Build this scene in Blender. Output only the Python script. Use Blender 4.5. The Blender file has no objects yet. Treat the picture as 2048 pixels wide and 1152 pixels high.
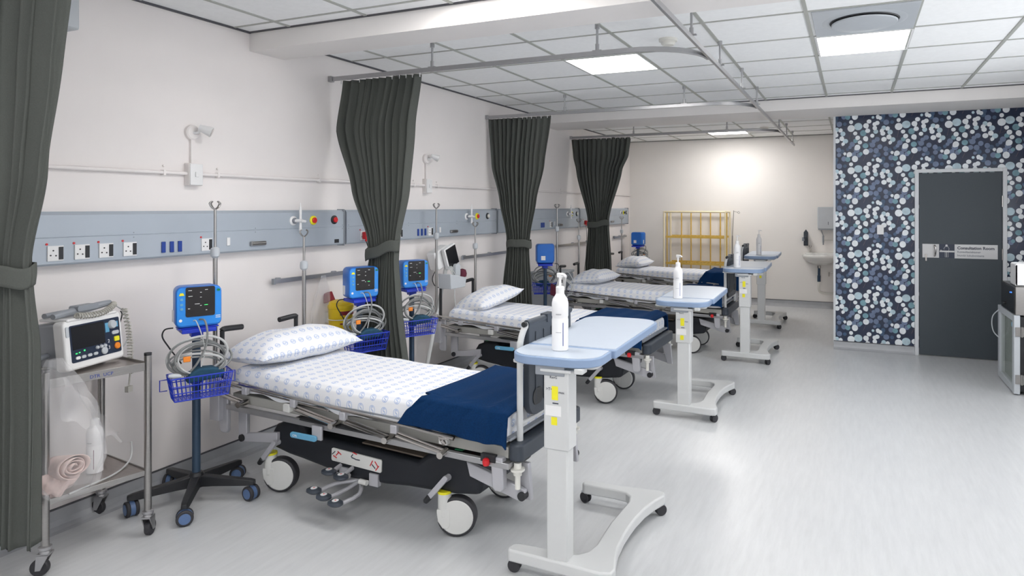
import bpy, bmesh, math, random
from mathutils import Matrix, Vector
PI = math.pi
R = math.radians
rnd = random.Random(7)
SC = bpy.context.scene
COL = SC.collection

# ------------------------------------------------------------------ camera, world, exposure
cam_d = bpy.data.cameras.new('camera')
cam = bpy.data.objects.new('camera', cam_d)
COL.objects.link(cam)
cam.location = (3.79, 0.0, 1.66)
cam.rotation_euler = (PI / 2, 0, 0.3999)
cam_d.sensor_width = 36
cam_d.lens = 36 * 1315.3 / 2048
cam_d.shift_x = -0.0624
cam_d.shift_y = -0.0792
cam_d.clip_start = 0.05
SC.camera = cam
w = bpy.data.worlds.new('world')
SC.world = w
w.use_nodes = True
w.node_tree.nodes['Background'].inputs[0].default_value = (0.8, 0.85, 0.9, 1)
w.node_tree.nodes['Background'].inputs[1].default_value = 0.3
SC.view_settings.view_transform = 'Standard'
SC.view_settings.look = 'None'
SC.view_settings.gamma = 1
SC.view_settings.use_curve_mapping = False
SC.view_settings.exposure = 0.42
LAMP = 14.0            # emission of each ceiling panel
CEIL = 2.85
# ceiling panels of the ward, plus unseen ones added behind the camera as fill: (x0, y0)
PANELS = [(1.63, 4.86), (3.54, 4.90), (1.63, 10.22), (1.63, 2.50), (3.54, 2.50), (3.54, 0.2), (1.63, 0.2)]

# ------------------------------------------------------------------ materials
def mat(name, col, rough=0.5, metal=0.0, alpha=1.0, noise=0.0, nscale=40.0, bump=0.0, trans=0.0, coat=0.0, emit=None, estr=0.0, stretch=None, ior=None, spec=None):
    m = bpy.data.materials.new(name)
    m.use_nodes = True
    nt = m.node_tree
    b = nt.nodes['Principled BSDF']
    b.inputs['Base Color'].default_value = (*col, 1)
    b.inputs['Roughness'].default_value = rough
    b.inputs['Metallic'].default_value = metal
    b.inputs['Alpha'].default_value = alpha
    b.inputs['Transmission Weight'].default_value = trans
    b.inputs['Coat Weight'].default_value = coat
    if ior: b.inputs['IOR'].default_value = ior
    if spec is not None: b.inputs['Specular IOR Level'].default_value = spec
    if emit:
        b.inputs['Emission Color'].default_value = (*emit, 1)
        b.inputs['Emission Strength'].default_value = estr
    if noise or bump:
        tc = nt.nodes.new('ShaderNodeTexCoord')
        mp = nt.nodes.new('ShaderNodeMapping')
        if stretch: mp.inputs['Scale'].default_value = stretch
        n = nt.nodes.new('ShaderNodeTexNoise')
        n.inputs['Scale'].default_value = nscale
        n.inputs['Detail'].default_value = 4
        nt.links.new(tc.outputs['Object'], mp.inputs[0])
        nt.links.new(mp.outputs[0], n.inputs['Vector'])
        if noise:
            r = nt.nodes.new('ShaderNodeValToRGB')
            r.color_ramp.elements[0].position = 0.3
            r.color_ramp.elements[1].position = 0.7
            r.color_ramp.elements[0].color = (*[max(0, c * (1 - noise)) for c in col], 1)
            r.color_ramp.elements[1].color = (*[min(1, c * (1 + noise)) for c in col], 1)
            nt.links.new(n.outputs['Fac'], r.inputs[0])
            nt.links.new(r.outputs[0], b.inputs['Base Color'])
        if bump:
            bp = nt.nodes.new('ShaderNodeBump')
            bp.inputs['Strength'].default_value = bump
            bp.inputs['Distance'].default_value = 0.002
            nt.links.new(n.outputs['Fac'], bp.inputs['Height'])
            nt.links.new(bp.outputs[0], b.inputs['Normal'])
    return m

M = {}
def mk(k, *a, **kw):
    M[k] = mat(k, *a, **kw)
mk('wall_paint', (0.84, 0.80, 0.785), 0.6, noise=0.012, nscale=3)
mk('far_wall_lightened', (0.88, 0.85, 0.815), 0.6, noise=0.012, nscale=3)  # wall paint made lighter in place of more light at the far end
mk('beam_paint', (0.84, 0.81, 0.79), 0.6, noise=0.01, nscale=3)
mk('tile', (0.93, 0.94, 0.94), 0.9, noise=0.02, nscale=30)
mk('tee', (0.42, 0.43, 0.40), 0.5, noise=0.03, nscale=9)
mk('dark_line', (0.09, 0.09, 0.10), 0.7, noise=0.05)
mk('cove', (0.40, 0.41, 0.43), 0.45, noise=0.05, nscale=12)
mk('lamp_glass', (0.9, 0.9, 0.9), 0.5, emit=(1.0, 0.975, 0.95), estr=LAMP, noise=0.001)
mk('window_fill', (0.8, 0.85, 0.9), 0.3, emit=(0.93, 0.96, 1.0), estr=2.3, noise=0.001)  # glow of the windows added out of view as fill light
mk('lamp_glass_far', (0.9, 0.9, 0.9), 0.5, emit=(1.0, 0.975, 0.95), estr=LAMP * 1.45, noise=0.001)
mk('white_plastic', (0.80, 0.80, 0.80), 0.35, noise=0.02, nscale=8)
mk('offwhite_plastic', (0.72, 0.71, 0.66), 0.4, noise=0.02, nscale=8)
mk('light_grey', (0.50, 0.53, 0.56), 0.4, noise=0.02, nscale=8)
mk('panel_grey', (0.42, 0.47, 0.53), 0.45, metal=0.15, noise=0.02, nscale=6)
mk('mid_grey', (0.27, 0.29, 0.32), 0.4, noise=0.03, nscale=8)
mk('arm_grey', (0.46, 0.46, 0.49), 0.4, metal=0.2, noise=0.03, nscale=8)
mk('black', (0.012, 0.013, 0.016), 0.45, noise=0.1, nscale=20)
mk('tyre', (0.03, 0.03, 0.035), 0.6, noise=0.1, nscale=20)
mk('charcoal', (0.012, 0.014, 0.019), 0.5, spec=0.35, noise=0.08, nscale=12)
mk('slate_plastic', (0.040, 0.050, 0.066), 0.45, noise=0.05, nscale=12)
mk('steel', (0.36, 0.35, 0.34), 0.3, metal=1.0, noise=0.05, nscale=30, stretch=(1, 1, 12))
mk('chrome', (0.50, 0.48, 0.46), 0.16, metal=1.0, noise=0.02, nscale=30)
mk('aluminium', (0.42, 0.42, 0.43), 0.38, metal=0.8, noise=0.03, nscale=20)
mk('shelf_steel', (0.42, 0.38, 0.36), 0.3, metal=0.9, noise=0.06, nscale=8, stretch=(1, 12, 1))
mk('platform', (0.34, 0.335, 0.31), 0.45, noise=0.03, nscale=8)
mk('brown_tray', (0.13, 0.10, 0.075), 0.35, noise=0.06, nscale=8)
mk('castor_white', (0.66, 0.66, 0.64), 0.35, noise=0.02, nscale=10)
mk('yellow', (0.85, 0.78, 0.02), 0.5, noise=0.02)
mk('red', (0.62, 0.015, 0.02), 0.4, noise=0.03)
mk('dark_red', (0.22, 0.01, 0.02), 0.6, noise=0.08)
mk('maroon', (0.10, 0.012, 0.03), 0.85, noise=0.1, nscale=40)
mk('green', (0.0, 0.20, 0.07), 0.4, noise=0.03)
mk('orange', (0.85, 0.25, 0.02), 0.5, noise=0.03)
mk('sky_plastic', (0.13, 0.38, 0.58), 0.4, noise=0.03)
mk('blue_body', (0.008, 0.14, 0.55), 0.33, noise=0.04, nscale=10)
mk('blue_light', (0.02, 0.26, 0.78), 0.33, noise=0.03, nscale=10)
mk('royal_blue', (0.006, 0.035, 0.50), 0.4, noise=0.04, nscale=10)
mk('castor_blue', (0.10, 0.17, 0.33), 0.45, noise=0.03)
mk('pole_blue', (0.035, 0.065, 0.11), 0.35, metal=0.3, noise=0.04)
mk('screen', (0.012, 0.012, 0.014), 0.12, noise=0.1, nscale=4)
mk('screen_navy', (0.012, 0.022, 0.05), 0.4, noise=0.04, nscale=10)
mk('cable_grey', (0.22, 0.23, 0.23), 0.5, noise=0.05)
mk('cable_light', (0.52, 0.53, 0.53), 0.5, noise=0.04)
mk('cream_cable', (0.42, 0.41, 0.37), 0.5, noise=0.05)
mk('blanket', (0.003, 0.026, 0.088), 0.95, noise=0.16, nscale=160, bump=0.5, spec=0.15)
mk('teal_cloth', (0.01, 0.06, 0.11), 0.8, noise=0.15, nscale=40)
mk('curtain', (0.092, 0.098, 0.090), 0.9, noise=0.05, nscale=200, bump=0.2, spec=0.2)
mk('table_top', (0.50, 0.56, 0.65), 0.35, noise=0.012, nscale=8)
mk('table_edge', (0.24, 0.33, 0.49), 0.4, noise=0.02, nscale=8)
mk('table_white', (0.60, 0.61, 0.61), 0.4, noise=0.015, nscale=8)
mk('bottle', (0.82, 0.82, 0.83), 0.3, noise=0.01, nscale=8)
mk('ink_blue', (0.01, 0.05, 0.30), 0.5, noise=0.03)
mk('ink', (0.04, 0.045, 0.07), 0.6, noise=0.03)
mk('ink_grey', (0.20, 0.21, 0.24), 0.6, noise=0.03)
mk('plum', (0.12, 0.01, 0.05), 0.5, noise=0.03)
mk('sharps_yellow', (0.80, 0.56, 0.01), 0.4, noise=0.03, nscale=8)
mk('gold_cream', (0.85, 0.75, 0.52), 0.45, noise=0.03, nscale=12)
mk('gold', (0.70, 0.46, 0.09), 0.45, noise=0.08, nscale=20)
mk('porcelain', (0.72, 0.72, 0.70), 0.15, noise=0.01, nscale=6)
mk('door_grey', (0.050, 0.063, 0.075), 0.55, noise=0.03, nscale=80)
mk('frame_grey', (0.66, 0.68, 0.70), 0.4, noise=0.02, nscale=8)
mk('sign_silver', (0.55, 0.55, 0.55), 0.4, metal=0.3, noise=0.02, nscale=8)
mk('bag', (0.9, 0.9, 0.92), 0.12, alpha=0.16, noise=0.04, nscale=6, bump=0.8)
mk('pink_cloth', (0.74, 0.58, 0.54), 0.9, noise=0.08, nscale=40)
mk('glass', (0.75, 0.85, 0.78), 0.05, alpha=0.25, noise=0.01)
mk('wallpaper_navy', (0.006, 0.016, 0.050), 0.27, spec=0.5, noise=0.15, nscale=14)
mk('leaf_white', (0.80, 0.84, 0.87), 0.34, noise=0.08, nscale=18)
mk('leaf_pale', (0.46, 0.60, 0.67), 0.34, noise=0.16, nscale=18)
mk('leaf_teal', (0.16, 0.31, 0.37), 0.38, noise=0.22, nscale=18)
mk('leaf_slate', (0.135, 0.18, 0.29), 0.35, noise=0.18, nscale=18)
mk('leaf_dark', (0.030, 0.075, 0.15), 0.32, noise=0.2, nscale=18)
mk('stem', (0.09, 0.06, 0.08), 0.5, noise=0.1)
mk('led_blue', (0.02, 0.1, 0.6), 0.3, emit=(0.05, 0.2, 1.0), estr=2.0, noise=0.001)
mk('led_green', (0.02, 0.4, 0.1), 0.3, emit=(0.05, 0.9, 0.15), estr=1.2, noise=0.001)

def nmath(nt, op, a, b=None, c=None):
    n = nt.nodes.new('ShaderNodeMath')
    n.operation = op
    for i, v in enumerate((a, b, c)):
        if v is None: continue
        if isinstance(v, (int, float)): n.inputs[i].default_value = v
        else: nt.links.new(v, n.inputs[i])
    return n.outputs[0]

def floor_material():
    m = bpy.data.materials.new('floor_vinyl'); m.use_nodes = True
    nt = m.node_tree; b = nt.nodes['Principled BSDF']
    tc = nt.nodes.new('ShaderNodeTexCoord')
    mp = nt.nodes.new('ShaderNodeMapping')
    mp.inputs['Rotation'].default_value = (0, 0, R(-8))
    mp.inputs['Scale'].default_value = (30, 3.5, 1)
    n = nt.nodes.new('ShaderNodeTexNoise'); n.inputs['Scale'].default_value = 1.0; n.inputs['Detail'].default_value = 6; n.inputs['Roughness'].default_value = 0.65
    nt.links.new(tc.outputs['Object'], mp.inputs[0]); nt.links.new(mp.outputs[0], n.inputs['Vector'])
    r = nt.nodes.new('ShaderNodeValToRGB')
    r.color_ramp.elements[0].position = 0.30; r.color_ramp.elements[0].color = (0.555, 0.565, 0.575, 1)
    r.color_ramp.elements[1].position = 0.66; r.color_ramp.elements[1].color = (0.62, 0.63, 0.64, 1)
    nt.links.new(n.outputs['Fac'], r.inputs[0])
    n2 = nt.nodes.new('ShaderNodeTexNoise'); n2.inputs['Scale'].default_value = 1.3; n2.inputs['Detail'].default_value = 5
    nt.links.new(tc.outputs['Object'], n2.inputs['Vector'])
    mx = nt.nodes.new('ShaderNodeMix'); mx.data_type = 'RGBA'; mx.blend_type = 'MULTIPLY'; mx.inputs[0].default_value = 0.6
    r2 = nt.nodes.new('ShaderNodeValToRGB'); r2.color_ramp.elements[0].position = 0.2; r2.color_ramp.elements[0].color = (0.90, 0.905, 0.91, 1); r2.color_ramp.elements[1].position = 0.8
    nt.links.new(n2.outputs['Fac'], r2.inputs[0])
    nt.links.new(r.outputs[0], mx.inputs[6]); nt.links.new(r2.outputs[0], mx.inputs[7])
    nt.links.new(mx.outputs[2], b.inputs['Base Color'])
    b.inputs['Roughness'].default_value = 0.29
    bp = nt.nodes.new('ShaderNodeBump'); bp.inputs['Strength'].default_value = 0.08; bp.inputs['Distance'].default_value = 0.002
    nt.links.new(n.outputs['Fac'], bp.inputs['Height']); nt.links.new(bp.outputs[0], b.inputs['Normal'])
    return m
M['floor'] = floor_material()

def sheet_material(name='logo_sheet', base=(0.80, 0.81, 0.84), ink=(0.24, 0.37, 0.66), strength=0.7, cell=0.078):
    m = bpy.data.materials.new(name); m.use_nodes = True
    nt = m.node_tree; b = nt.nodes['Principled BSDF']
    b.inputs['Roughness'].default_value = 0.85
    uv = nt.nodes.new('ShaderNodeUVMap'); sp = nt.nodes.new('ShaderNodeSeparateXYZ')
    nt.links.new(uv.outputs[0], sp.inputs[0])
    f = lambda *a: nmath(nt, *a)
    U = f('MULTIPLY', sp.outputs[0], 1 / cell); V = f('MULTIPLY', sp.outputs[1], 1 / (cell * .76))
    x = f('MULTIPLY', f('SUBTRACT', f('FRACT', U), 0.5), 1.25); y = f('MULTIPLY', f('SUBTRACT', f('FRACT', V), 0.5), .95)
    ln = lambda a, c: f('SQRT', f('ADD', f('MULTIPLY', a, a), f('MULTIPLY', c, c)))
    ring = f('LESS_THAN', f('ABSOLUTE', f('SUBTRACT', ln(x, y), 0.27)), 0.028)
    yt = f('SUBTRACT', y, 0.095); yb = f('ADD', y, 0.095)
    at = f('LESS_THAN', f('ABSOLUTE', f('SUBTRACT', ln(x, yt), 0.095)), 0.036)
    ab = f('LESS_THAN', f('ABSOLUTE', f('SUBTRACT', ln(x, yb), 0.095)), 0.036)
    cutt = f('MAXIMUM', f('LESS_THAN', x, 0.0), f('GREATER_THAN', yt, 0.01))
    cutb = f('MAXIMUM', f('GREATER_THAN', x, 0.0), f('LESS_THAN', yb, -0.01))
    mask = f('MAXIMUM', ring, f('MAXIMUM', f('MULTIPLY', at, cutt), f('MULTIPLY', ab, cutb)))
    mx = nt.nodes.new('ShaderNodeMix'); mx.data_type = 'RGBA'
    mx.inputs[6].default_value = (*base, 1); mx.inputs[7].default_value = (*ink, 1)
    nt.links.new(f('MULTIPLY', mask, strength), mx.inputs[0])
    nt.links.new(mx.outputs[2], b.inputs['Base Color'])
    return m
M['sheet'] = sheet_material()

# ------------------------------------------------------------------ mesh builder
class MB:
    def __init__(s):
        s.v = []; s.f = []; s.m = []; s.uv = []
    def add(s, vs, fs, m=0, X=None, uvs=None):
        o = len(s.v)
        for p in vs:
            p = Vector(p)
            if X is not None: p = X @ p
            s.v.append(p)
        for f in fs:
            s.f.append([o + i for i in f]); s.m.append(m)
            s.uv.append([uvs[i] for i in f] if uvs else None)
        return s
    def box(s, x0, x1, y0, y1, z0, z1, m=0, X=None):
        vs = [(x0, y0, z0), (x1, y0, z0), (x1, y1, z0), (x0, y1, z0), (x0, y0, z1), (x1, y0, z1), (x1, y1, z1), (x0, y1, z1)]
        return s.add(vs, [(0, 3, 2, 1), (4, 5, 6, 7), (0, 1, 5, 4), (1, 2, 6, 5), (2, 3, 7, 6), (3, 0, 4, 7)], m, X)
    def prism(s, poly, a0, a1, axis='z', m=0, X=None):
        n = len(poly)
        def P(p, a):
            return (p[0], p[1], a) if axis == 'z' else ((p[0], a, p[1]) if axis == 'y' else (a, p[0], p[1]))
        vs = [P(p, a0) for p in poly] + [P(p, a1) for p in poly]
        fs = [tuple(range(n))[::-1], tuple(range(n, 2 * n))] + [(i, (i + 1) % n, n + (i + 1) % n, n + i) for i in range(n)]
        return s.add(vs, fs, m, X)
    def cyl(s, p0, p1, r0, r1=None, n=16, m=0, X=None):
        if r1 is None: r1 = r0
        p0 = Vector(p0); p1 = Vector(p1); d = (p1 - p0).normalized()
        a = d.orthogonal().normalized(); b = d.cross(a)
        vs = []
        for p, r in ((p0, r0), (p1, r1)):
            for i in range(n):
                t = 2 * PI * i / n
                vs.append(p + a * (r * math.cos(t)) + b * (r * math.sin(t)))
        fs = [tuple(range(n))[::-1], tuple(range(n, 2 * n))] + [(i, (i + 1) % n, n + (i + 1) % n, n + i) for i in range(n)]
        return s.add(vs, fs, m, X)
    def tube(s, pts, r, n=10, m=0, smooth=0, closed=False, X=None, flat=None):
        pts = [Vector(p) for p in pts]
        if smooth: pts = spline(pts, smooth, closed)
        k = len(pts)
        tang = []
        for i in range(k):
            if closed: t = pts[(i + 1) % k] - pts[i - 1]
            else: t = pts[min(i + 1, k - 1)] - pts[max(i - 1, 0)]
            tang.append(t.normalized() if t.length > 1e-9 else Vector((0, 0, 1)))
        a = tang[0].orthogonal().normalized()
        vs = []
        for i in range(k):
            a = (a - tang[i] * a.dot(tang[i]))
            a = a.normalized() if a.length > 1e-6 else tang[i].orthogonal().normalized()
            b = tang[i].cross(a)
            rr = r(i / (k - 1)) if callable(r) else r
            for j in range(n):
                t = 2 * PI * j / n
                vs.append(pts[i] + a * (rr * math.cos(t)) + b * (rr * math.sin(t)))
        fs = []
        for i in range(k if closed else k - 1):
            i2 = (i + 1) % k
            for j in range(n):
                fs.append((i * n + j, i * n + (j + 1) % n, i2 * n + (j + 1) % n, i2 * n + j))
        if not closed:
            fs += [tuple(range(n))[::-1], tuple(range((k - 1) * n, k * n))]
        return s.add(vs, fs, m, X)
    def lathe(s, prof, c=(0, 0, 0), n=24, m=0, X=None, sx=1.0, sy=1.0):
        vs = []
        for r, z in prof:
            for i in range(n):
                t = 2 * PI * i / n
                vs.append((c[0] + sx * r * math.cos(t), c[1] + sy * r * math.sin(t), c[2] + z))
        k = len(prof)
        fs = [(i * n + j, i * n + (j + 1) % n, (i + 1) * n + (j + 1) % n, (i + 1) * n + j) for i in range(k - 1) for j in range(n)]
        fs += [tuple(range(n))[::-1], tuple(range((k - 1) * n, k * n))]
        return s.add(vs, fs, m, X)
    def surf(s, fn, nu, nv, m=0, X=None, uv=None, closed=False):
        vs = []; uvs = []
        for j in range(nv + 1):
            for i in range(nu + 1):
                a, b = i / nu, j / nv
                vs.append(fn(a, b)); uvs.append(uv(a, b) if uv else (a, b))
        W = nu + 1
        fs = [(j * W + i, j * W + i + 1, (j + 1) * W + i + 1, (j + 1) * W + i) for j in range(nv) for i in range(nu)]
        return s.add(vs, fs, m, X, uvs)
    def text(s, txt, size, X, m=0, extr=0.0004, align='LEFT', sx=1.0, bold=0.0):
        c = bpy.data.curves.new('t', 'FONT'); c.body = txt; c.size = size; c.extrude = extr; c.offset = bold; c.resolution_u = 3; c.align_x = align
        o = bpy.data.objects.new('t', c); COL.objects.link(o)
        me = bpy.data.meshes.new_from_object(o, depsgraph=bpy.context.evaluated_depsgraph_get())
        s.add([(v.co.x * sx, v.co.y, v.co.z) for v in me.vertices], [tuple(p.vertices) for p in me.polygons], m, X)
        bpy.data.objects.remove(o); bpy.data.curves.remove(c); bpy.data.meshes.remove(me)
        return s

def spline(pts, k, closed=False):
    out = []; n = len(pts)
    rng = n if closed else n - 1
    for i in range(rng):
        if closed: p0, p1, p2, p3 = pts[i - 1], pts[i], pts[(i + 1) % n], pts[(i + 2) % n]
        else: p0, p1, p2, p3 = pts[max(i - 1, 0)], pts[i], pts[i + 1], pts[min(i + 2, n - 1)]
        for j in range(k):
            t = j / k
            out.append(0.5 * ((2 * p1) + (p2 - p0) * t + (2 * p0 - 5 * p1 + 4 * p2 - p3) * t * t + (3 * p1 - p0 - 3 * p2 + p3) * t ** 3))
    if not closed: out.append(pts[-1])
    return out

def rrect(x0, x1, y0, y1, r, seg=5):
    rs = r if isinstance(r, (list, tuple)) else [r] * 4
    out = []
    for (cx, cy, a0, q) in ((x1 - rs[0], y0 + rs[0], -90, rs[0]), (x1 - rs[1], y1 - rs[1], 0, rs[1]), (x0 + rs[2], y1 - rs[2], 90, rs[2]), (x0 + rs[3], y0 + rs[3], 180, rs[3])):
        if q < 1e-5: out.append((cx, cy)); continue
        for i in range(seg + 1):
            a = R(a0 + 90 * i / seg)
            out.append((cx + q * math.cos(a), cy + q * math.sin(a)))
    return out

def part(name, mb, mats, parent=None, bevel=0.0, seg=2, smooth=True, label=None, solid=0.0, kind=None, sub=0, flat_angle=35):
    me = bpy.data.meshes.new(name)
    me.from_pydata([tuple(v) for v in mb.v], [], mb.f)
    if isinstance(mats, str): mats = [mats]
    for k in mats: me.materials.append(M[k])
    me.polygons.foreach_set('material_index', mb.m)
    if any(u is not None for u in mb.uv):
        l = me.uv_layers.new(name='UVMap'); i = 0
        for p, u in zip(me.polygons, mb.uv):
            for q, li in enumerate(p.loop_indices):
                if u: l.data[li].uv = u[q]
    if not any(u is not None for u in mb.uv):
        bm = bmesh.new(); bm.from_mesh(me); bmesh.ops.recalc_face_normals(bm, faces=bm.faces); bm.to_mesh(me); bm.free()
    if smooth:
        me.polygons.foreach_set('use_smooth', [True] * len(me.polygons))
        me.set_sharp_from_angle(angle=R(flat_angle))
    me.update()
    o = bpy.data.objects.new(name, me); COL.objects.link(o)
    if parent is not None: o.parent = parent
    if solid:
        md = o.modifiers.new('solid', 'SOLIDIFY'); md.thickness = solid; md.offset = 0
    if bevel:
        md = o.modifiers.new('bevel', 'BEVEL'); md.width = bevel; md.segments = seg; md.limit_method = 'ANGLE'; md.angle_limit = R(40); md.harden_normals = False
    if label: o['label'] = label
    if kind: o['kind'] = kind
    return o

def split(name, mb, mats, parent, **kw):
    # every unconnected piece becomes a part of its own
    n = len(mb.v); g = list(range(n))
    def find(i):
        while g[i] != i: g[i] = g[g[i]]; i = g[i]
        return i
    for f in mb.f:
        for i in f[1:]: g[find(i)] = find(f[0])
    groups = {}
    for k, f in enumerate(mb.f): groups.setdefault(find(f[0]), []).append(k)
    out = []
    for fs in groups.values():
        m2 = MB(); mp = {}
        for k in fs:
            ids = []
            for i in mb.f[k]:
                if i not in mp: mp[i] = len(m2.v); m2.v.append(mb.v[i])
                ids.append(mp[i])
            m2.f.append(ids); m2.m.append(mb.m[k]); m2.uv.append(mb.uv[k])
        out.append(part(name, m2, mats, parent, **kw))
    return out

def tag(o, label, cat, group=None):
    o['label'] = label; o['category'] = cat
    if group: o['group'] = group
    return o
def thing(name, label, cat, loc=(0, 0, 0), rz=0.0, group=None):
    o = bpy.data.objects.new(name, None); COL.objects.link(o)
    o.empty_display_size = 0.1
    o.location = loc; o.rotation_euler = (0, 0, rz)
    return tag(o, label, cat, group)
def struct(name, mb, mats, **kw):
    return part(name, mb, mats, kind='structure', **kw)
def dup(root, loc, rz, label, group=None, skip=()):
    def cp(o, par):
        c = o.copy(); COL.objects.link(c)
        if par is not None: c.parent = par
        for ch in o.children:
            if ch.name.split('.')[0] in skip: continue
            cp(ch, c)
        return c
    r = cp(root, None)
    r.location = loc; r.rotation_euler = (0, 0, rz); r['label'] = label
    if group: r['group'] = group
    return r
def YF(x, y, z):     # frame for text facing -y
    return Matrix(((1, 0, 0, x), (0, 0, -1, y), (0, 1, 0, z), (0, 0, 0, 1)))
def XF(x, y, z):     # frame for text facing +x
    return Matrix(((0, 0, 1, x), (1, 0, 0, y), (0, 1, 0, z), (0, 0, 0, 1)))

# ------------------------------------------------------------------ room shell
XR, YB, YW, YP = 5.75, -1.7, 11.5, 8.31
XP = 3.572
BY0, BY1 = 3.26, 3.55        # first beam
CY0, CY1 = 7.55, 8.31        # second beam
BZ = 2.72
m_ = MB().box(-0.2, XR + .2, YB - .2, YW + .2, -0.1, 0)
struct('floor', m_, 'floor', smooth=False)
struct('wall_left', MB().box(-0.2, 0, YB - .2, YW + .2, 0, 3.1), 'wall_paint', smooth=False)
struct('wall_back', MB().box(0, XP, YW, YW + .2, 0, 3.1), 'far_wall_lightened', smooth=False)
struct('wall_right', MB().box(XR, XR + .2, YB - .2, YP, 0, 3.1), 'wall_paint', smooth=False)
struct('wall_front', MB().box(0, XR, YB - .2, YB, 0, 3.1), 'wall_paint', smooth=False)
# partition: solid block with the papered face at y = YP
mb = MB().box(XP, XR + .2, YP, YW + .2, 0, 3.1, 0)
mb.box(XP - 0.004, XP + .02, YP - 0.006, YP + .01, 0.08, 2.74, 1)
part_wall = struct('wall_partition', mb, ['wall_paint', 'frame_grey'], smooth=False)
TW, TH = 0.4985, 0.491
S1, S2 = 0.00118, 0.00127
LV = [(160, 315, 28, 'w'), (160, 257, 17, 'w'), (322, 258, 18, 'w'), (295, 295, 21, 'w'), (198, 362, 16, 'w'), (220, 403, 19, 'w'), (291, 412, 21, 'w'), (310, 342, 19, 'w'), (351, 388, 16, 'w'), (373, 320, 18, 'w'), (395, 275, 18, 'w'), (372, 285, 17, 'w'), (400, 218, 16, 'w'), (420, 230, 16, 'w'), (357, 222, 11, 'p'), (218, 490, 24, 'w'), (240, 445, 17, 'w'), (295, 533, 23, 'w'), (145, 553, 20, 'w'), (195, 595, 26, 'w'), (30, 322, 19, 'p'), (65, 328, 17, 'w'), (22, 372, 19, 'w'), (85, 362, 21, 'p'), (75, 405, 20, 'w'), (32, 425, 21, 'w'), (108, 430, 21, 'p'), (87, 455, 14, 'w'), (14, 345, 16, 'w'), (225, 300, 32, 'p'), (270, 362, 24, 't'), (200, 430, 18, 't'), (290, 478, 22, 't'), (382, 352, 19, 'p'), (248, 550, 15, 't'), (130, 597, 21, 't'), (103, 545, 12, 'w'), (52, 272, 22, 's'), (395, 422, 20, 's'), (365, 440, 17, 's'), (352, 472, 22, 's'), (418, 490, 20, 's'), (335, 522, 20, 's'), (385, 525, 21, 's'), (402, 560, 20, 'd'), (372, 572, 13, 's'), (170, 460, 20, 's'), (150, 487, 15, 's'), (210, 518, 24, 's'), (47, 510, 20, 's'), (50, 555, 18, 's'), (95, 592, 21, 's'), (185, 555, 20, 's'), (232, 562, 18, 's'), (103, 272, 15, 'd'), (80, 525, 18, 'd'), (25, 600, 18, 'd'), (438, 245, 18, 'd'), (128, 505, 14, 'd'), (330, 460, 12, 'd')]
order = {'d': 1, 's': 2, 't': 3, 'p': 4, 'w': 5}
mb = MB()
mb.box(XP, XR, YP - 0.004, YP, 0.08, 2.75, 0)
x_ref, z_ref = 3.76 - 160 * S1, 1.10 + 315 * S2
for ti in range(-1, 6):
    for tj in range(-4, 5):
        for li, (lx, ly, lr, lt) in enumerate(LV):
            cx = x_ref + lx * S1 + ti * TW; cz = z_ref - ly * S2 + tj * TH
            if cx < XP - .02 or cx > XR or cz < .05 or cz > 2.78: continue
            if 4.46 < cx < 5.27 and cz < 2.02: continue
            q = random.Random(li * 31); ax = lr * S1 * q.uniform(1.06, 1.2); az = lr * S2 * q.uniform(1.04, 1.16)
            tip = q.choice((0, 0, 1)) if lt == 'w' else 0
            ta = R(-90 + q.uniform(-50, 50))
            pts = []
            for k in range(18):
                t = 2 * PI * k / 18
                e = 1 + (0.28 * max(0, math.cos(t - ta)) ** 8 if tip else 0)
                px = min(max(cx + ax * e * math.cos(t), XP), XR); pz = min(max(cz + az * e * math.sin(t), .081), 2.749)
                pts.append((px, YP - 0.0042 - 0.00025 * order[lt] - 0.000004 * li, pz))
            mb.add(pts, [tuple(range(18))], order[lt])
        for st in (((160, 345), (155, 375), (145, 412)), ((198, 378), (185, 395), (150, 408)), ((295, 555), (285, 580), (270, 612)), ((345, 262), (325, 330), (322, 380), (342, 442)), ((70, 400), (68, 440), (64, 480))):
            for a, b in zip(st, st[1:]):
                A = (x_ref + a[0] * S1 + ti * TW, z_ref - a[1] * S2 + tj * TH); B = (x_ref + b[0] * S1 + ti * TW, z_ref - b[1] * S2 + tj * TH)
                if min(A[0], B[0]) < XP or min(A[1], B[1]) < .09 or max(A[1], B[1]) > 2.74 or max(A[0], B[0]) > XR: continue
                if 4.42 < A[0] < 5.3 and A[1] < 2.05: continue
                h = 0.0016
                mb.add([(A[0] - h, YP - .0044, A[1]), (A[0] + h, YP - .0044, A[1]), (B[0] + h, YP - .0044, B[1]), (B[0] - h, YP - .0044, B[1])], [(0, 1, 2, 3)], 6)
wp = part('wallpaper', mb, ['wallpaper_navy', 'leaf_dark', 'leaf_slate', 'leaf_teal', 'leaf_pale', 'leaf_white', 'stem'], part_wall, smooth=False, label='navy wallpaper with pale round eucalyptus leaves')

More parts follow.
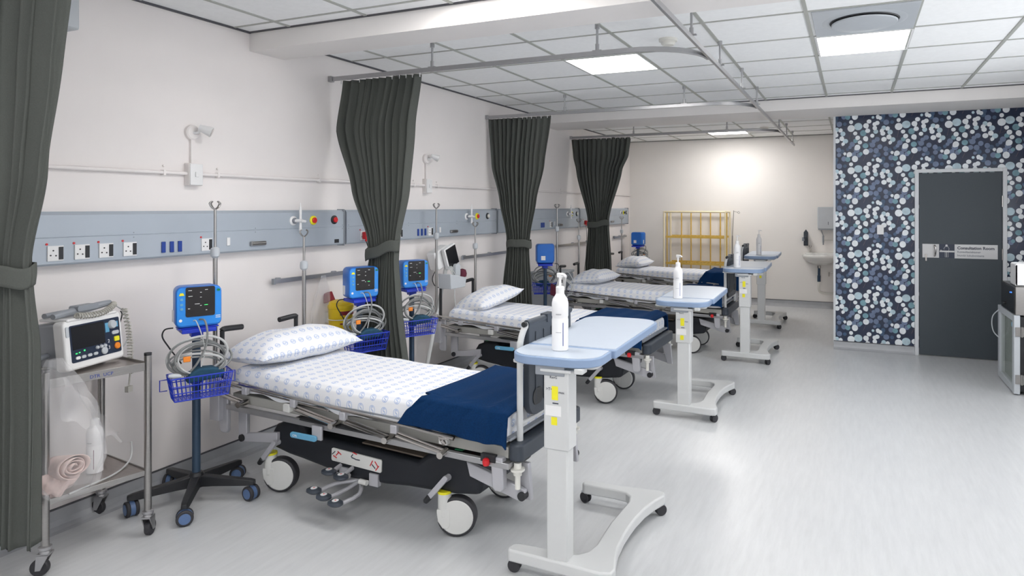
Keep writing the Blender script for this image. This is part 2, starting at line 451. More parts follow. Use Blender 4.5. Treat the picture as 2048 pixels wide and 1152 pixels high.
# ceiling with its grid of tees
mb = MB().box(-0.2, XR + .2, YB - .2, YW + .2, CEIL, CEIL + .15)
ceil = struct('ceiling', mb, 'tile', smooth=False)
mb = MB()
GX = [0.37 + 0.63 * i for i in range(9)]
def grid(y0, y1, xs, ys, x1):
    for x in xs:
        if x < x1: mb.box(x - .012, x + .012, y0, y1, CEIL - .006, CEIL + .001, 0)
    for y in ys:
        if y0 < y < y1: mb.box(0, x1, y - .008, y + .008, CEIL - .005, CEIL + .001, 0)
    for a in ((0, .015, y0, y1),):
        mb.box(*a, CEIL - .012, CEIL + .001, 1)
    mb.box(0, x1, y0, y0 + .012, CEIL - .01, CEIL + .001, 1)
    mb.box(0, x1, y1 - .012, y1, CEIL - .01, CEIL + .001, 1)
grid(YB, BY0, GX, [3.13 - .63 * i for i in range(9)], XR)
grid(BY1, CY0, GX, [4.23 + .636 * i for i in range(-1, 7)], XR)
grid(CY1, YW, [x - 0.03 for x in GX], [8.33 + .63 * i for i in range(6)], XP)
part('ceiling_grid', mb, ['tee', 'dark_line'], ceil, smooth=False, label='grey metal tees between the ceiling tiles')
struct('trim_1', MB().box(0, XR, BY0, BY1, BZ, CEIL + .01), 'beam_paint', smooth=False)
struct('trim_2', MB().box(0, XR, CY0, CY1, BZ, CEIL + .01), 'beam_paint', smooth=False)
# coved vinyl skirting
def cove(name, P0, P1, nx, ny, h=0.1):
    mb = MB()
    prof = [(0, 0), (.07, 0), (.045, .006), (.022, .02), (.01, .045), (.006, h), (0, h)]
    a = Vector(P0); b = Vector(P1); nn = Vector((nx, ny, 0))
    vs = [a + nn * p[0] + Vector((0, 0, p[1])) for p in prof] + [b + nn * p[0] + Vector((0, 0, p[1])) for p in prof]
    k = len(prof)
    mb.add(vs, [(i, (i + 1) % k, k + (i + 1) % k, k + i) for i in range(k)] + [tuple(range(k)), tuple(range(k, 2 * k))], 0)
    t = [a + nn * .0, a + nn * .009, b + nn * .009, b]
    mb.add([v + Vector((0, 0, h)) for v in t] + [v + Vector((0, 0, h + .008)) for v in t], [(0, 1, 2, 3), (4, 5, 6, 7), (1, 2, 6, 5), (0, 1, 5, 4), (2, 3, 7, 6)], 1)
    struct(name, mb, ['cove', 'dark_line'], smooth=False)
cove('baseboard_left', (0, YB, 0), (0, YW, 0), 1, 0)
cove('baseboard_back', (0, YW, 0), (XP, YW, 0), 0, -1)
cove('baseboard_partition', (XP, YP, 0), (4.42, YP, 0), 0, -1, .085)
cove('baseboard_right', (XR, YB, 0), (XR, YP, 0), -1, 0)

# windows added in unseen walls behind and beside the camera to brighten the ceiling
def fill_window(n, P, along, w_, z0, z1):
    mb = MB(); o = Vector(P); a = Vector(along); nn = Vector((-a.y, a.x, 0))
    def q(u0, u1, za, zb, d0, d1, mb=mb, m=0):
        vs = [o + a * u + nn * d + Vector((0, 0, z)) for z in (za, zb) for (u, d) in ((u0, d0), (u1, d0), (u1, d1), (u0, d1))]
        mb.add(vs, [(0, 3, 2, 1), (4, 5, 6, 7), (0, 1, 5, 4), (1, 2, 6, 5), (2, 3, 7, 6), (3, 0, 4, 7)], m)
    for (u0, u1, za, zb) in ((0, w_, z0, z0 + .05), (0, w_, z1 - .05, z1), (0, .05, z0, z1), (w_ - .05, w_, z0, z1), (w_ / 2 - .025, w_ / 2 + .025, z0, z1)): q(u0, u1, za, zb, 0, .04)
    f = struct('fill_window_%d' % n, mb, 'frame_grey', smooth=False)
    mb = MB(); q(.05, w_ - .05, z0 + .05, z1 - .05, .005, .012, mb)
    part('pane', mb, 'window_fill', f, smooth=False)
fill_window(1, (1.0, YB, 0), (1, 0, 0), 2.0, .95, 2.3)
fill_window(2, (3.4, YB, 0), (1, 0, 0), 2.0, .95, 2.3)
fill_window(3, (XR, 2.7, 0), (0, 1, 0), 4.0, .85, 2.2)

# ------------------------------------------------------------------ door
door = struct('door_1', MB().box(4.465, 5.255, YP - .025, YP - .002, 0.008, 2.035), 'door_grey', bevel=.002)
mb = MB()
mb.box(4.42, 4.46, YP - .035, YP + .001, 0, 2.08).box(5.262, 5.302, YP - .035, YP + .001, 0, 2.08).box(4.46, 5.262, YP - .035, YP + .001, 2.042, 2.08)
part('door_frame', mb, 'frame_grey', door, bevel=.003)
mb = MB()
for z in (1.72, 1.15, .3): mb.cyl((5.258, YP - .032, z - .06), (5.258, YP - .032, z + .06), .008)
split('hinge', mb, 'chrome', door)
mb = MB().box(4.495, 4.66, YP - .031, YP - .025, 1.095, 1.248)
lk = part('lock_plate', mb, 'sign_silver', door, bevel=.002)
mb = MB().tube([(4.615, YP - .03, 1.115), (4.618, YP - .06, 1.13), (4.622, YP - .065, 1.18), (4.618, YP - .06, 1.225), (4.612, YP - .03, 1.232)], .009, smooth=5)
part('handle', mb, 'chrome', lk)
mb = MB().cyl((4.53, YP - .045, 1.125), (4.53, YP - .03, 1.125), .01).box(4.524, 4.538, YP - .043, YP - .04, 1.06, 1.122)
part('key', mb, 'chrome', lk)
mb = MB().box(4.66, 4.81, YP - .030, YP - .025, 1.095, 1.248, 1).box(4.81, 5.215, YP - .031, YP - .025, 1.095, 1.248, 0)
yy = YP - .0305
mb.box(4.665, 4.808, yy - .001, yy, 1.160, 1.177, 2).cyl((4.678, yy, 1.178), (4.678, yy - .001, 1.178), .008, m=2)
mb.tube([(4.712, yy, 1.19), (4.705, yy, 1.2), (4.72, yy, 1.222), (4.745, yy, 1.222), (4.757, yy, 1.2), (4.752, yy, 1.178)], .0022, m=2)
mb.cyl((4.732, yy, 1.234), (4.732, yy - .001, 1.234), .011, m=2)
mb.tube([(4.718, yy, 1.16), (4.718, yy, 1.105), (4.731, yy, 1.105), (4.731, yy, 1.16), (4.734, yy, 1.16), (4.734, yy, 1.105), (4.748, yy, 1.105), (4.748, yy, 1.16)], .0022, m=2)
sg = part('sign', mb, ['sign_silver', 'screen_navy', 'sign_silver'], door, smooth=False)
mb = MB()
mb.text('Consultation Room', .044, YF(4.835, YP - .0315, 1.195), 0, bold=.0013)
mb.text('Konsultasiekamer', .031, YF(4.835, YP - .0315, 1.157), 1, bold=.0006)
mb.text('Igumbi lokubonisana', .031, YF(4.835, YP - .0315, 1.118), 1, bold=.0006)
part('sign_text', mb, ['ink', 'ink_grey'], sg, smooth=False)
mb = MB().box(4.035, 4.105, YP - .015, YP - .005, 1.345, 1.455).box(4.06, 4.08, YP - .019, YP - .014, 1.39, 1.42, 0)
tag(part('light_switch', mb, 'white_plastic', bevel=.003), 'white light switch plate on the leaf patterned wall left of the grey door', 'switch')

# ------------------------------------------------------------------ ceiling lamps, vent, detectors
def ceiling_lamp(x0, y0, label):
    t = thing('ceiling_light', label, 'light', (x0, y0, CEIL))
    S = 0.62
    mb = MB()
    for a in ((0, S, 0, .012), (0, S, S - .012, S), (0, .012, .012, S - .012), (S - .012, S, .012, S - .012)): mb.box(*a, -.008, .002)
    part('frame', mb, 'white_plastic', t, smooth=False)
    part('diffuser', MB().box(.012, S - .012, .012, S - .012, -.005, .002), 'lamp_glass_far' if y0 > 8 else 'lamp_glass', t, smooth=False)
labels = ['square glowing ceiling light panel above the second bed, left of the long curtain track', 'square glowing ceiling light panel in front of the round air vent', 'square glowing ceiling light panel farthest away near the back wall',
          'square ceiling light panel above the first bed in front of the beam', 'square ceiling light panel on the aisle side in front of the beam', 'unseen square fill light panel overhead behind the camera, aisle side', 'unseen square fill light panel overhead behind the camera, bed side']
for (x, y), l in zip(PANELS, labels): ceiling_lamp(x, y, l)
t = thing('air_vent', 'white square ceiling vent with a round diffuser disc beside the light panel', 'vent', (3.85, 4.55, CEIL))
part('vent_plate', MB().box(-.30, .30, -.31, .31, -.012, .001), 'light_grey', t, bevel=.003)
mb = MB().lathe([(.25, -.012), (.235, -.016), (.20, -.013), (.19, -.002)], n=40)
part('vent_ring', mb, 'light_grey', t)
part('vent_gap', MB().lathe([(.205, -.0135), (.2, -.02), (.16, -.02)], n=40), 'black', t)
part('vent_disc', MB().lathe([(.16, -.018), (.195, -.026), (.19, -.034), (.12, -.042), (.01, -.045)], n=40), 'light_grey', t)
for (x, y, l) in ((2.577, 4.548, 'round cream smoke detector on the ceiling by the curve of the nearest track'), (2.557, 10.15, 'round smoke detector on the far ceiling section beyond the second beam')):
    o = part('smoke_detector', MB().lathe([(.065, 0), (.065, -.018), (.05, -.022), (.05, -.034), (.04, -.045), (.02, -.048)], c=(x, y, CEIL)), 'offwhite_plastic')
    tag(o, l, 'smoke detector')

# ------------------------------------------------------------------ curtain track
TZ = 2.66
RY = [4.0, 6.38, 8.75]
t = thing('curtain_track', 'grey metal ceiling curtain track with a long rail and three branches', 'curtain track', (0, 0, 0))
mb = MB()
def rail(pts, mb=mb, hw=.009, hh=.016):
    pts = [Vector(p) for p in pts]; k = len(pts); vs = []
    for i, p in enumerate(pts):
        d = (pts[min(i + 1, k - 1)] - pts[max(i - 1, 0)]).normalized(); n = Vector((-d.y, d.x, 0))
        for a, b in ((-hw, -hh), (hw, -hh), (hw, hh), (-hw, hh)): vs.append(p + n * a + Vector((0, 0, b)))
    fs = [(i * 4 + j, i * 4 + (j + 1) % 4, i * 4 + 4 + (j + 1) % 4, i * 4 + 4 + j) for i in range(k - 1) for j in range(4)] + [(3, 2, 1, 0), tuple(range(4 * k - 4, 4 * k))]
    mb.add(vs, fs, 0)
rail([(2.905, -1.2, TZ), (2.905, YW - .35, TZ)])
part('long_rail', mb, 'aluminium', t, bevel=.002)
for y in RY + [1.6]:
    mb = MB(); pts = [(0.03, y, TZ), (2.45, y, TZ)]
    for i in range(1, 9):
        a = R(90 * i / 8); pts.append((2.45 + .44 * math.sin(a), y + .40 * (1 - math.cos(a)), TZ))
    rail(pts, mb)
    mb.box(0, .035, y - .018, y + .018, TZ - .022, TZ + .022)
    part('branch_rail', mb, 'aluminium', t, bevel=.002)
for x, y in ((.965, 4.0), (2.25, 4.0), (.965, 6.38), (2.25, 6.38), (.965, 8.75), (2.25, 8.75), (2.905, 3.85), (2.905, 4.75), (2.905, 5.75), (2.905, 6.7), (2.905, 8.8), (2.905, 9.8), (2.905, 10.8)):
    mb = MB().cyl((x, y, TZ + .014), (x, y, CEIL), .008).cyl((x, y, TZ + .014), (x, y, TZ + .06), .013, n=10).box(x - .03, x + .03, y - .012, y + .012, TZ + .014, TZ + .02)
    mb.cyl((x, y, CEIL - .03), (x, y, CEIL), .016)
    part('hanger', mb, 'aluminium', t)

# ------------------------------------------------------------------ curtains
def curtain(y, keys, nf, amp, label, tie_z, tie, seed, slant):
    q = random.Random(seed)
    ph = [q.uniform(0, 6.28) for _ in range(8)]
    def ed(z):
        for (z0, l0, r0, d0), (z1, l1, r1, d1) in zip(keys, keys[1:]):
            if z <= z0 and z >= z1:
                k = (z0 - z) / (z0 - z1); k = k * k * (3 - 2 * k) * .5 + k * .5
                return l0 + (l1 - l0) * k, r0 + (r1 - r0) * k, d0 + (d1 - d0) * k
        return keys[-1][1:]
    zt, zb = keys[0][0], keys[-1][0]
    def fn(a, b):
        z = zt + (zb - zt) * b
        l, r, d = ed(z)
        wv = 2 * PI * nf * a + .9 * math.sin(2 * PI * a * 2 + ph[0]) + .7 * math.sin(5.1 * a + 2.2 * b + ph[1])
        A = amp * d
        sw = math.sin(wv)
        yy = A * (abs(sw) ** .7 * (1 if sw > 0 else -1) * (.75 + .25 * math.sin(7 * a + ph[2])) + .16 * math.sin(2.3 * wv + ph[3] + b * 1.5) + .12 * math.sin(.5 * wv + ph[5]))
        xx = l + (r - l) * a + .35 * (r - l) / nf * math.sin(2 * wv) * .30 + .006 * math.sin(9 * b + 8 * a + ph[4])
        if b > .97: z += .008 * math.sin(11 * a + ph[2])
        return (xx, y + yy, z)
    mb = MB().surf(fn, int(nf * 14), 80)
    o = part('curtain', mb, 'curtain', solid=.0025, flat_angle=180)
    tag(o, label, 'curtain')
    # pleated heading tape and hooks
    mb = MB()
    n = int(nf * 1.1)
    for i in range(n + 1):
        x, yy, z = fn(i / n, 0)
        mb.cyl((x, y, zt - .02), (x, y, TZ - .014), .004, n=6)
    split('glider', mb, 'white_plastic', o)
    cx = (tie[0] + tie[1]) / 2; rx = (tie[1] - tie[0]) / 2 + .006
    def tf(a, b):
        t = 2 * PI * a
        lift = slant * math.cos(t) + .010 * math.sin(2 * t + seed) + .005 * math.sin(5 * t)
        k = 1 + .012 * math.sin(9 * t + 3 * b) + .02 * math.sin(PI * b)
        return (cx + rx * k * math.cos(t), y - .005 + (amp + .022) * k * math.sin(t), tie_z - .045 + .085 * b + lift)
    mb = MB().surf(tf, 60, 6)
    part('tieback', mb, 'curtain', o, solid=.004, flat_angle=180)
    return o
curtain(4.0, [(2.635, .116, .858, .9), (2.26, .051, .79, 1.1), (1.79, .205, .74, 1.2), (1.41, .375, .664, 1.0), (1.26, .395, .655, 1.0), (.95, .303, .68, 1.2), (.28, .20, .76, 1.3)], 11, .032, 'dark grey curtain tied back between the first and second beds', 1.335, (.372, .66), 3, .035)
curtain(6.38, [(2.635, .054, .816, .9), (2.12, .086, .733, 1.1), (1.735, .182, .644, 1.2), (1.33, .276, .565, 1.0), (1.18, .28, .553, 1.0), (.77, .232, .575, 1.2), (.28, .20, .60, 1.3)], 12, .028, 'dark grey curtain tied back between the second and third beds', 1.26, (.274, .563), 5, .006)
curtain(8.75, [(2.635, .007, .905, .9), (2.39, .03, .876, 1.0), (2.18, .078, .787, 1.1), (1.47, .281, .593, 1.0), (1.36, .29, .593, 1.0), (.75, .242, .631, 1.2), (.28, .21, .65, 1.3)], 12, .028, 'dark grey curtain farthest away, tied back before the last bed', 1.42, (.279, .594), 9, .015)
curtain(1.6, [(2.635, .03, .975, .9), (2.2, .05, .917, 1.1), (1.79, .18, .836, 1.2), (1.44, .26, .709, 1.0), (1.34, .26, .72, 1.0), (1.08, .22, .753, 1.3), (.27, .18, .755, 1.5)], 8, .045, 'dark grey curtain nearest the camera at the left edge, tied back', 1.385, (.262, .712), 12, .0)

# ------------------------------------------------------------------ bed head panels on the left wall
PX = .065
def socket(mb, y, z, sw='l', m=2):
    mb.box(PX, PX + .006, y - .036, y + .036, z - .038, z + .038, m)
    mb.box(PX + .001, PX + .009, y + .014, y + .034, z - .032, z + .032, 3)
    for a, b in ((-.011, .014), (-.023, -.010), (.001, -.012)): mb.cyl((PX + .005, y + a, z + b), (PX + .0072, y + a, z + b), .004, n=8, m=3)
def headpanel(y0, y1, label, sk, blues, rocker, ox, yel, knob, kcol, handle, vent_seams=True, oxy_flow=True):
    t = thing('bed_head_panel', label, 'panel', (0, 0, 0))
    mb = MB()
    prof = [(0, 1.362), (PX - .008, 1.362), (PX, 1.372), (PX, 1.500), (PX - .003, 1.503), (PX, 1.506), (PX, 1.618), (PX - .018, 1.636), (0, 1.636)]
    mb.prism(prof, y0, y1, 'y')
    t0 = part('housing', mb, 'panel_grey', t, smooth=False, bevel=.001)
    mb = MB()
    for y in (y0 + .02, y1 - .02, y0 + (y1 - y0) * .33, y0 + (y1 - y0) * .66):
        for z in (1.49, 1.516): mb.cyl((PX, y, z), (PX + .002, y, z), .003, n=8, m=0)
    part('screw', mb, 'mid_grey', t0)
    part('end_cap', MB().box(0, PX + .004, y1 - .008, y1 + .002, 1.355, 1.642), 'mid_grey', t)
    for y in sk:
        mb = MB(); socket(mb, y, 1.425)
        mb.cyl((PX, y - .038, 1.472), (PX + .003, y - .038, 1.472), .006, n=8, m=4)
        part('power_socket', mb, ['mid_grey', 'mid_grey', 'white_plastic', 'black', 'red'], t)
    for y in blues: part('blue_switch', MB().box(PX, PX + .007, y - .012, y + .012, 1.392, 1.456), 'ink_blue', t, bevel=.002)
    if rocker: part('nurse_switch', MB().box(PX, PX + .006, rocker - .012, rocker + .012, 1.41, 1.462), 'white_plastic', t, bevel=.002)
    for (y, c) in ((ox, 'white_plastic'), (yel, 'yellow'), (knob, 'black')):
        r = .034
        o = part('gas_outlet', MB().lathe([(r, 0), (r, .006), (r * .8, .011), (.018, .012)], X=Matrix.Translation((PX, y, 1.56)) @ Matrix.Rotation(PI / 2, 4, 'Y')), c, t)
        cc = {'white_plastic': 'ink_grey', 'yellow': 'red' if kcol != 'none' else 'black', 'black': kcol if kcol not in ('none', 'white') else 'offwhite_plastic'}[c]
        part('outlet_centre', MB().lathe([(.021, .010), (.021, .020), (.016, .024)], X=Matrix.Translation((PX, y, 1.56)) @ Matrix.Rotation(PI / 2, 4, 'Y')), cc, o)
    if oxy_flow:
        o = MB().cyl((PX + .01, ox, 1.56), (PX + .07, ox + .02, 1.56), .012).cyl((PX + .05, ox + .02, 1.56), (PX + .05, ox + .02, 1.66), .009).cyl((PX + .05, ox + .02, 1.66), (PX + .05, ox + .02, 1.69), .004)
        o.cyl((PX + .05, ox + .02, 1.49), (PX + .05, ox + .02, 1.555), .011, .008).cyl((PX + .06, ox + .02, 1.56), (PX + .06, ox + .055, 1.555), .011)
        part('flow_meter', o, 'white_plastic', t)
    if handle:
        part('transducer_mount', MB().box(PX, PX + .02, handle - .06, handle + .06, 1.40, 1.428).cyl((PX + .02, handle - .055, 1.414), (PX + .02, handle + .055, 1.414), .008), 'steel', t, bevel=.003)
    return t
p1 = headpanel(1.62, 4.09, 'pale grey wall service panel with sockets behind the first bed', [2.04, 2.165, 2.285, 2.412, 2.885], [2.606, 2.657, 2.708], 3.04, 3.574, 3.765, 3.98, 'red', 3.264)
mb = MB().box(PX, PX + .003, 3.985, 4.03, 1.38, 1.408)
part('sticker', mb, 'black', p1)
headpanel(4.12, 6.51, 'pale grey wall service panel with sockets behind the second bed', [4.31, 4.78, 5.24], [5.05, 5.105, 5.16], 5.40, 5.879, 6.086, 6.305, 'white', 5.63)
headpanel(6.54, 8.94, 'pale grey wall service panel with sockets behind the third bed', [6.75, 7.95], [7.66, 7.70, 7.74], 8.07, 8.50, 8.66, 8.84, 'none', 8.24)
headpanel(8.98, 11.22, 'pale grey wall service panel farthest along, behind the last bed', [9.12, 9.3], [10.0, 10.05], 10.2, 10.82, 10.96, 11.1, 'none', 10.35, oxy_flow=False)

# power plugs with their leads
def plug(y, z, pts, label):
    t = tag(part('power_plug', MB().box(PX + .008, PX + .05, y - .022, y + .022, z - .03, z + .03).cyl((PX + .03, y, z - .05), (PX + .03, y, z - .03), .009), 'red', bevel=.006), label, 'plug')
    part('power_cord', MB().tube([(PX + .03, y, z - .045)] + pts, .004, n=6, smooth=6), 'black', t)
plug(4.31, 1.425, [(.11, 4.33, 1.30), (.13, 4.35, 1.18), (.14, 4.34, 1.02)], 'red power plug in the second panel left of the tied curtain')
plug(9.14, 1.425, [(.12, 9.1, 1.2), (.12, 9.06, .9), (.1, 9.02, .6), (.1, 9.0, .4)], 'red power plug in the far panel left of the farthest curtain')

# equipment rails
def wall_rail(y0, y1, z, label):
    t = thing('equipment_rail', label, 'rail', (0, 0, 0))
    part('bar', MB().box(.035, .045, y0, y1, z - .016, z + .016), 'aluminium', t, bevel=.002)
    n = 3
    for i in range(n):
        y = y0 + .05 + (y1 - y0 - .1) * i / (n - 1)
        part('bracket', MB().cyl((0, y, z), (.036, y, z), .011).cyl((.0, y, z + .01), (.04, y, z + .012), .012, n=10), 'mid_grey', t)
    part('end_stop', MB().box(.028, .05, y0 - .012, y0 + .004, z - .02, z + .02), 'mid_grey', t)
wall_rail(3.43, 4.62, 1.135, 'steel equipment rail on the wall right of the first bed, left of the curtain')
wall_rail(5.85, 7.0, 1.13, 'steel equipment rail on the wall behind the second bed')
wall_rail(8.2, 9.4, 1.12, 'steel equipment rail on the wall behind the third bed')
wall_rail(10.55, 11.2, 1.14, 'short steel equipment rail on the wall by the back corner')

# conduit, switch boxes, reading lamps
t = thing('conduit_pipe', 'thin white conduit pipe running along the wall above the panels', 'pipe', (0, 0, 0))
part('pipe', MB().cyl((.020, 1.0, 1.865), (.020, 11.495, 1.865), .011), 'wall_paint', t)
for y in (2.64, 3.0, 3.87, 5.05, 5.42, 6.9, 8.4, 9.7):
    part('pipe_clip', MB().box(.001, .033, y - .008, y + .008, 1.848, 1.880).cyl((.001, y + .01, 1.905), (.012, y + .01, 1.905), .007, n=8), 'wall_paint', t, bevel=.002)
def wall_lamp(y, label, lab2):
    t = thing('reading_lamp', label, 'lamp', (0, y, 2.12))
    part('mount', MB().lathe([(.046, 0), (.046, .02), (.038, .028)], X=Matrix.Rotation(PI / 2, 4, 'Y')), 'wall_paint', t)
    part('arm', MB().tube([(.02, 0, 0), (.05, .005, 0), (.075, .02, .015)], .009, smooth=4), 'white_plastic', t)
    d = Vector((.6, .62, -.32)).normalized()
    a = Vector((.065, .005, .030))
    hd = MB().cyl(a, a + d * .035, .020, .026).cyl(a + d * .035, a + d * .075, .026, .033)
    h = part('lamp_head', hd, 'white_plastic', t)
    part('reflector', MB().cyl(a + d * .075, a + d * .077, .027), 'chrome', h)
    part('conduit', MB().box(0, .018, -.012, .012, -.19, -.04), 'wall_paint', t)
    s = thing('switch_box', lab2, 'switch', (0, y, 1.86))
    part('box', MB().box(0, .045, -.045, .045, -.068, .068), 'wall_paint', s, bevel=.003)
    part('plate', MB().box(.045, .052, -.042, .042, -.065, .065).box(.052, .058, -.010, .010, -.016, .016), 'white_plastic', s, bevel=.002)
wall_lamp(2.83, 'small white swivel spotlight on the wall above the first bed', 'white switch box on the conduit below the first wall spotlight')
wall_lamp(5.25, 'small white swivel spotlight on the wall between the first two tied curtains', 'white switch box on the conduit below the second wall spotlight')
tag(part('wall_air_unit', MB().box(0, .13, 1.3, 2.12, 2.565, 2.80), 'light_grey', bevel=.012), 'white box unit high on the wall beside the nearest curtain', 'air conditioner')

# ------------------------------------------------------------------ beds
def bzt(x): return -.020 * (x - 1.0)
def build_bed(label):
    t = thing('hospital_bed', label, 'bed')
    # base shroud
    prof = [(.37, .26), (.355, .33), (.40, .395), (.50, .43), (.60, .43), (.65, .375), (1.42, .345), (1.48, .39), (1.56, .42), (1.72, .415), (1.79, .385), (1.815, .31), (1.80, .235), (1.66, .215), (1.5, .205), (1.36, .20), (1.2, .185), (.95, .175), (.80, .20), (.6, .225), (.50, .235)]
    mb = MB().prism(prof, -.275, .275, 'y')
    base = part('base_cover', mb, 'charcoal', t, bevel=.025, seg=3)
    part('tray', MB().box(1.02, 1.50, -.24, .24, .372, .380, X=Matrix.Rotation(R(2), 4, 'Y') @ Matrix.Translation((-.012, 0, .03))), 'brown_tray', base)
    for x in (1.63, .46):
        part('green_mark', MB().box(x, x + .045, -.24, -.215, .425, .431), 'green', base)
    part('red_mark', MB().box(1.70, 1.73, -.20, -.18, .422, .428), 'red', base)
    # pedal label
    mb = MB().prism([(p[0], p[1]) for p in rrect(.84, 1.19, .255, .325, .01)], -.283, -.276, 'y', 0, X=Matrix.Rotation(R(2.2), 4, 'Y') @ Matrix.Translation((-.01, 0, .038)))
    Z = -.2835
    for (x, z, a, l, c) in ((.858, .305, -40, .03, 2), (.868, .285, 20, .028, 1), (.885, .303, -45, .03, 1), (.90, .31, 30, .03, 1), (.99, .31, -50, .02, 2), (1.0, .297, 10, .03, 2), (1.03, .293, 0, .03, 2), (1.01, .325, 15, .03, 1), (1.125, .29, -60, .035, 1), (1.14, .275, 40, .03, 2), (1.16, .29, 50, .035, 1), (1.165, .27, -50, .035, 1)):
        mb.box(-l / 2, l / 2, -.0012, 0, -.0028, .0028, c, X=Matrix.Translation((x, Z, z)) @ Matrix.Rotation(R(a), 4, 'Y'))
    part('pedal_chart', mb, ['castor_white', 'red', 'ink'], base, smooth=False, label='pale plate with red and black pedal symbols')
    for (x, y, z) in ((.90, -.36, .235), (.985, -.36, .222), (.865, -.43, .155), (.945, -.44, .14), (1.035, -.45, .128)):
        p = part('foot_pedal', MB().lathe([(.001, .014), (.028, .013), (.040, .006), (.041, -.004), (.030, -.012), (.001, -.013)], c=(x, y, z), sx=1.1, sy=.8), 'slate_plastic', t)
        part('pedal_mark', MB().cyl((x, y, z + .012), (x, y, z + .0155), .017, n=14).cyl((x, y, z + .015), (x, y, z + .017), .006, n=3, m=1), ['white_plastic', 'red'], p)
    mb = MB()
    for x, y in ((.90, -.34), (.985, -.34)): mb.tube([(x, -.27, .24), (x, y, .225)], .012)
    for x in (.93, 1.14): mb.box(x - .03, x + .03, -.285, -.262, .17, .235)
    for (x, y, z) in ((.865, -.43, .143), (.945, -.44, .128), (1.035, -.45, .117)): mb.tube([(1.02, -.25, .17), (x + .05, -.33, z + .02), (x + .01, y + .01, z)], .011, smooth=3)
    mb.cyl((.94, -.30, .205), (.985, -.30, .205), .013, m=1).cyl((1.06, -.30, .19), (1.11, -.30, .188), .014, m=1)
    part('pedal_bracket', mb, ['arm_grey', 'castor_white'], t)
    # castors
    def castor(x, y, yaw):
        X = Matrix.Translation((x, y, 0)) @ Matrix.Rotation(R(yaw), 4, 'Z')
        mb = MB().cyl((-.065, 0, .10), (-.065, 0, .222), .034, .034, X=X, n=20)
        mb.prism([(-.099, .12), (-.094, .08), (-.07, .045), (-.045, .04), (-.03, .06), (-.03, .14), (-.099, .14)], -.032, .032, 'y', X=X)
        c = part('castor', mb, 'castor_white', t, bevel=.004)
        part('castor_ring', MB().cyl((-.065, 0, .214), (-.065, 0, .226), .036, X=X, n=20), 'yellow', c)
        part('tyre', MB().cyl((0, -.027, .10), (0, .027, .10), .10, X=X, n=40), 'tyre', c, bevel=.008)
        part('hub_cap', MB().cyl((0, -.030, .10), (0, .030, .10), .087, X=X, n=40), 'castor_white', c, bevel=.006)
    castor(.415, -.245, 20); castor(1.65, -.245, 22); castor(.44, .235, -12); castor(1.64, .235, 10)
    # brake levers
    for (x, z) in ((1.62, .30), (.43, .30)):
        mb = MB().tube([(x, -.27, z), (x - .005, -.305, z - .005)], .016)
        X = Matrix.Translation((x, -.31, z)) @ Matrix.Rotation(R(-48), 4, 'Y')
        mb.prism([(p[0], p[1]) for p in rrect(-.15, .02, -.014, .014, .013)], -.008, .008, 'y', X=X)
        l = part('brake_lever', mb, 'arm_grey', t, bevel=.002)
        part('lever_tip', MB().cyl((-.18, 0, 0), (-.135, 0, 0), .014, .016, X=X), 'black', l, bevel=.004)
    # lifting arms at both ends
    mb = MB()
    for s in (-1, 1):
        y0, y1 = (s * .30, s * .275)
        a, b = min(y0, y1), max(y0, y1)
        mb.prism([(1.74, .405), (1.76, .335), (2.03, .265), (2.07, .28), (2.07, .32), (2.03, .335)], a, b, 'y')
        mb.prism([(1.99, .44), (2.045, .265), (2.09, .265), (2.075, .44)], a - .027 * s if s > 0 else a + .027, b - .027 * s if s > 0 else b + .027, 'y')
        mb.prism([(.15, .315), (.15, .265), (.44, .30), (.44, .36)], a, b, 'y')
        mb.prism([(.12, .455), (.12, .27), (.16, .26), (.19, .29), (.19, .455)], a + .001, b + .001, 'y')
    arms = split('lift_arm', mb, 'arm_grey', t, bevel=.004)[0]
    mb = MB()
    for s in (-1, 1):
        for x, z in ((2.055, .292), (.155, .29)): mb.cyl((x, s * .31, z), (x, s * .26, z), .021)
    split('pivot_cap', mb, 'black', t)
    mb = MB()
    for s in (-1, 1):
        y = s * .345
        mb.prism([(1.92, .50 + bzt(1.92)), (1.93, .335), (1.945, .32), (1.975, .32), (1.99, .335), (1.985, .50 + bzt(1.98))], y - .02, y + .02, 'y')
        mb.prism([(.03, .62), (.03, .34), (.05, .325), (.09, .325), (.10, .34), (.10, .62)], y - .012, y + .012, 'y')
    split('end_plate', mb, 'arm_grey', t, bevel=.005)
    # side beams and x ray platform
    T = Matrix.Shear('YZ', 4, (0, 0))
    def tb(mb, x0, x1, y0, y1, z0, z1, m=0):
        vs = [(x, y, z + bzt(x)) for z in (z0, z1) for (x, y) in ((x0, y0), (x1, y0), (x1, y1), (x0, y1))]
        mb.add(vs, [(0, 3, 2, 1), (4, 5, 6, 7), (0, 1, 5, 4), (1, 2, 6, 5), (2, 3, 7, 6), (3, 0, 4, 7)], m)
    mb = MB()
    for s in (-1, 1): tb(mb, .10, 2.02, s * .355 - .012, s * .355 + .012, .452, .482)
    for x in (.10, .75, 1.35, 1.98): tb(mb, x, x + .04, -.345, .345, .455, .48)
    part('side_beam', mb, 'aluminium', t, bevel=.003)
    mb = MB(); tb(mb, .12, 2.0, -.335, .335, .492, .545)
    part('platform', mb, 'platform', t, bevel=.004)
    mb = MB(); tb(mb, .70, 1.30, -.375, -.33, .484, .492)
    part('cassette_tray', mb, 'black', t)
    mb = MB(); tb(mb, .05, 2.02, -.345, .345, .578, .592)
    part('deck', mb, 'mid_grey', t, bevel=.004)
    mb = MB()
    for s in (-1, 1):
        for x in (.56, 1.62): tb(mb, x, x + .05, s * .345 - .02, s * .345 + .02, .505, .55)
    split('rail_catch', mb, 'castor_white', t, bevel=.006)
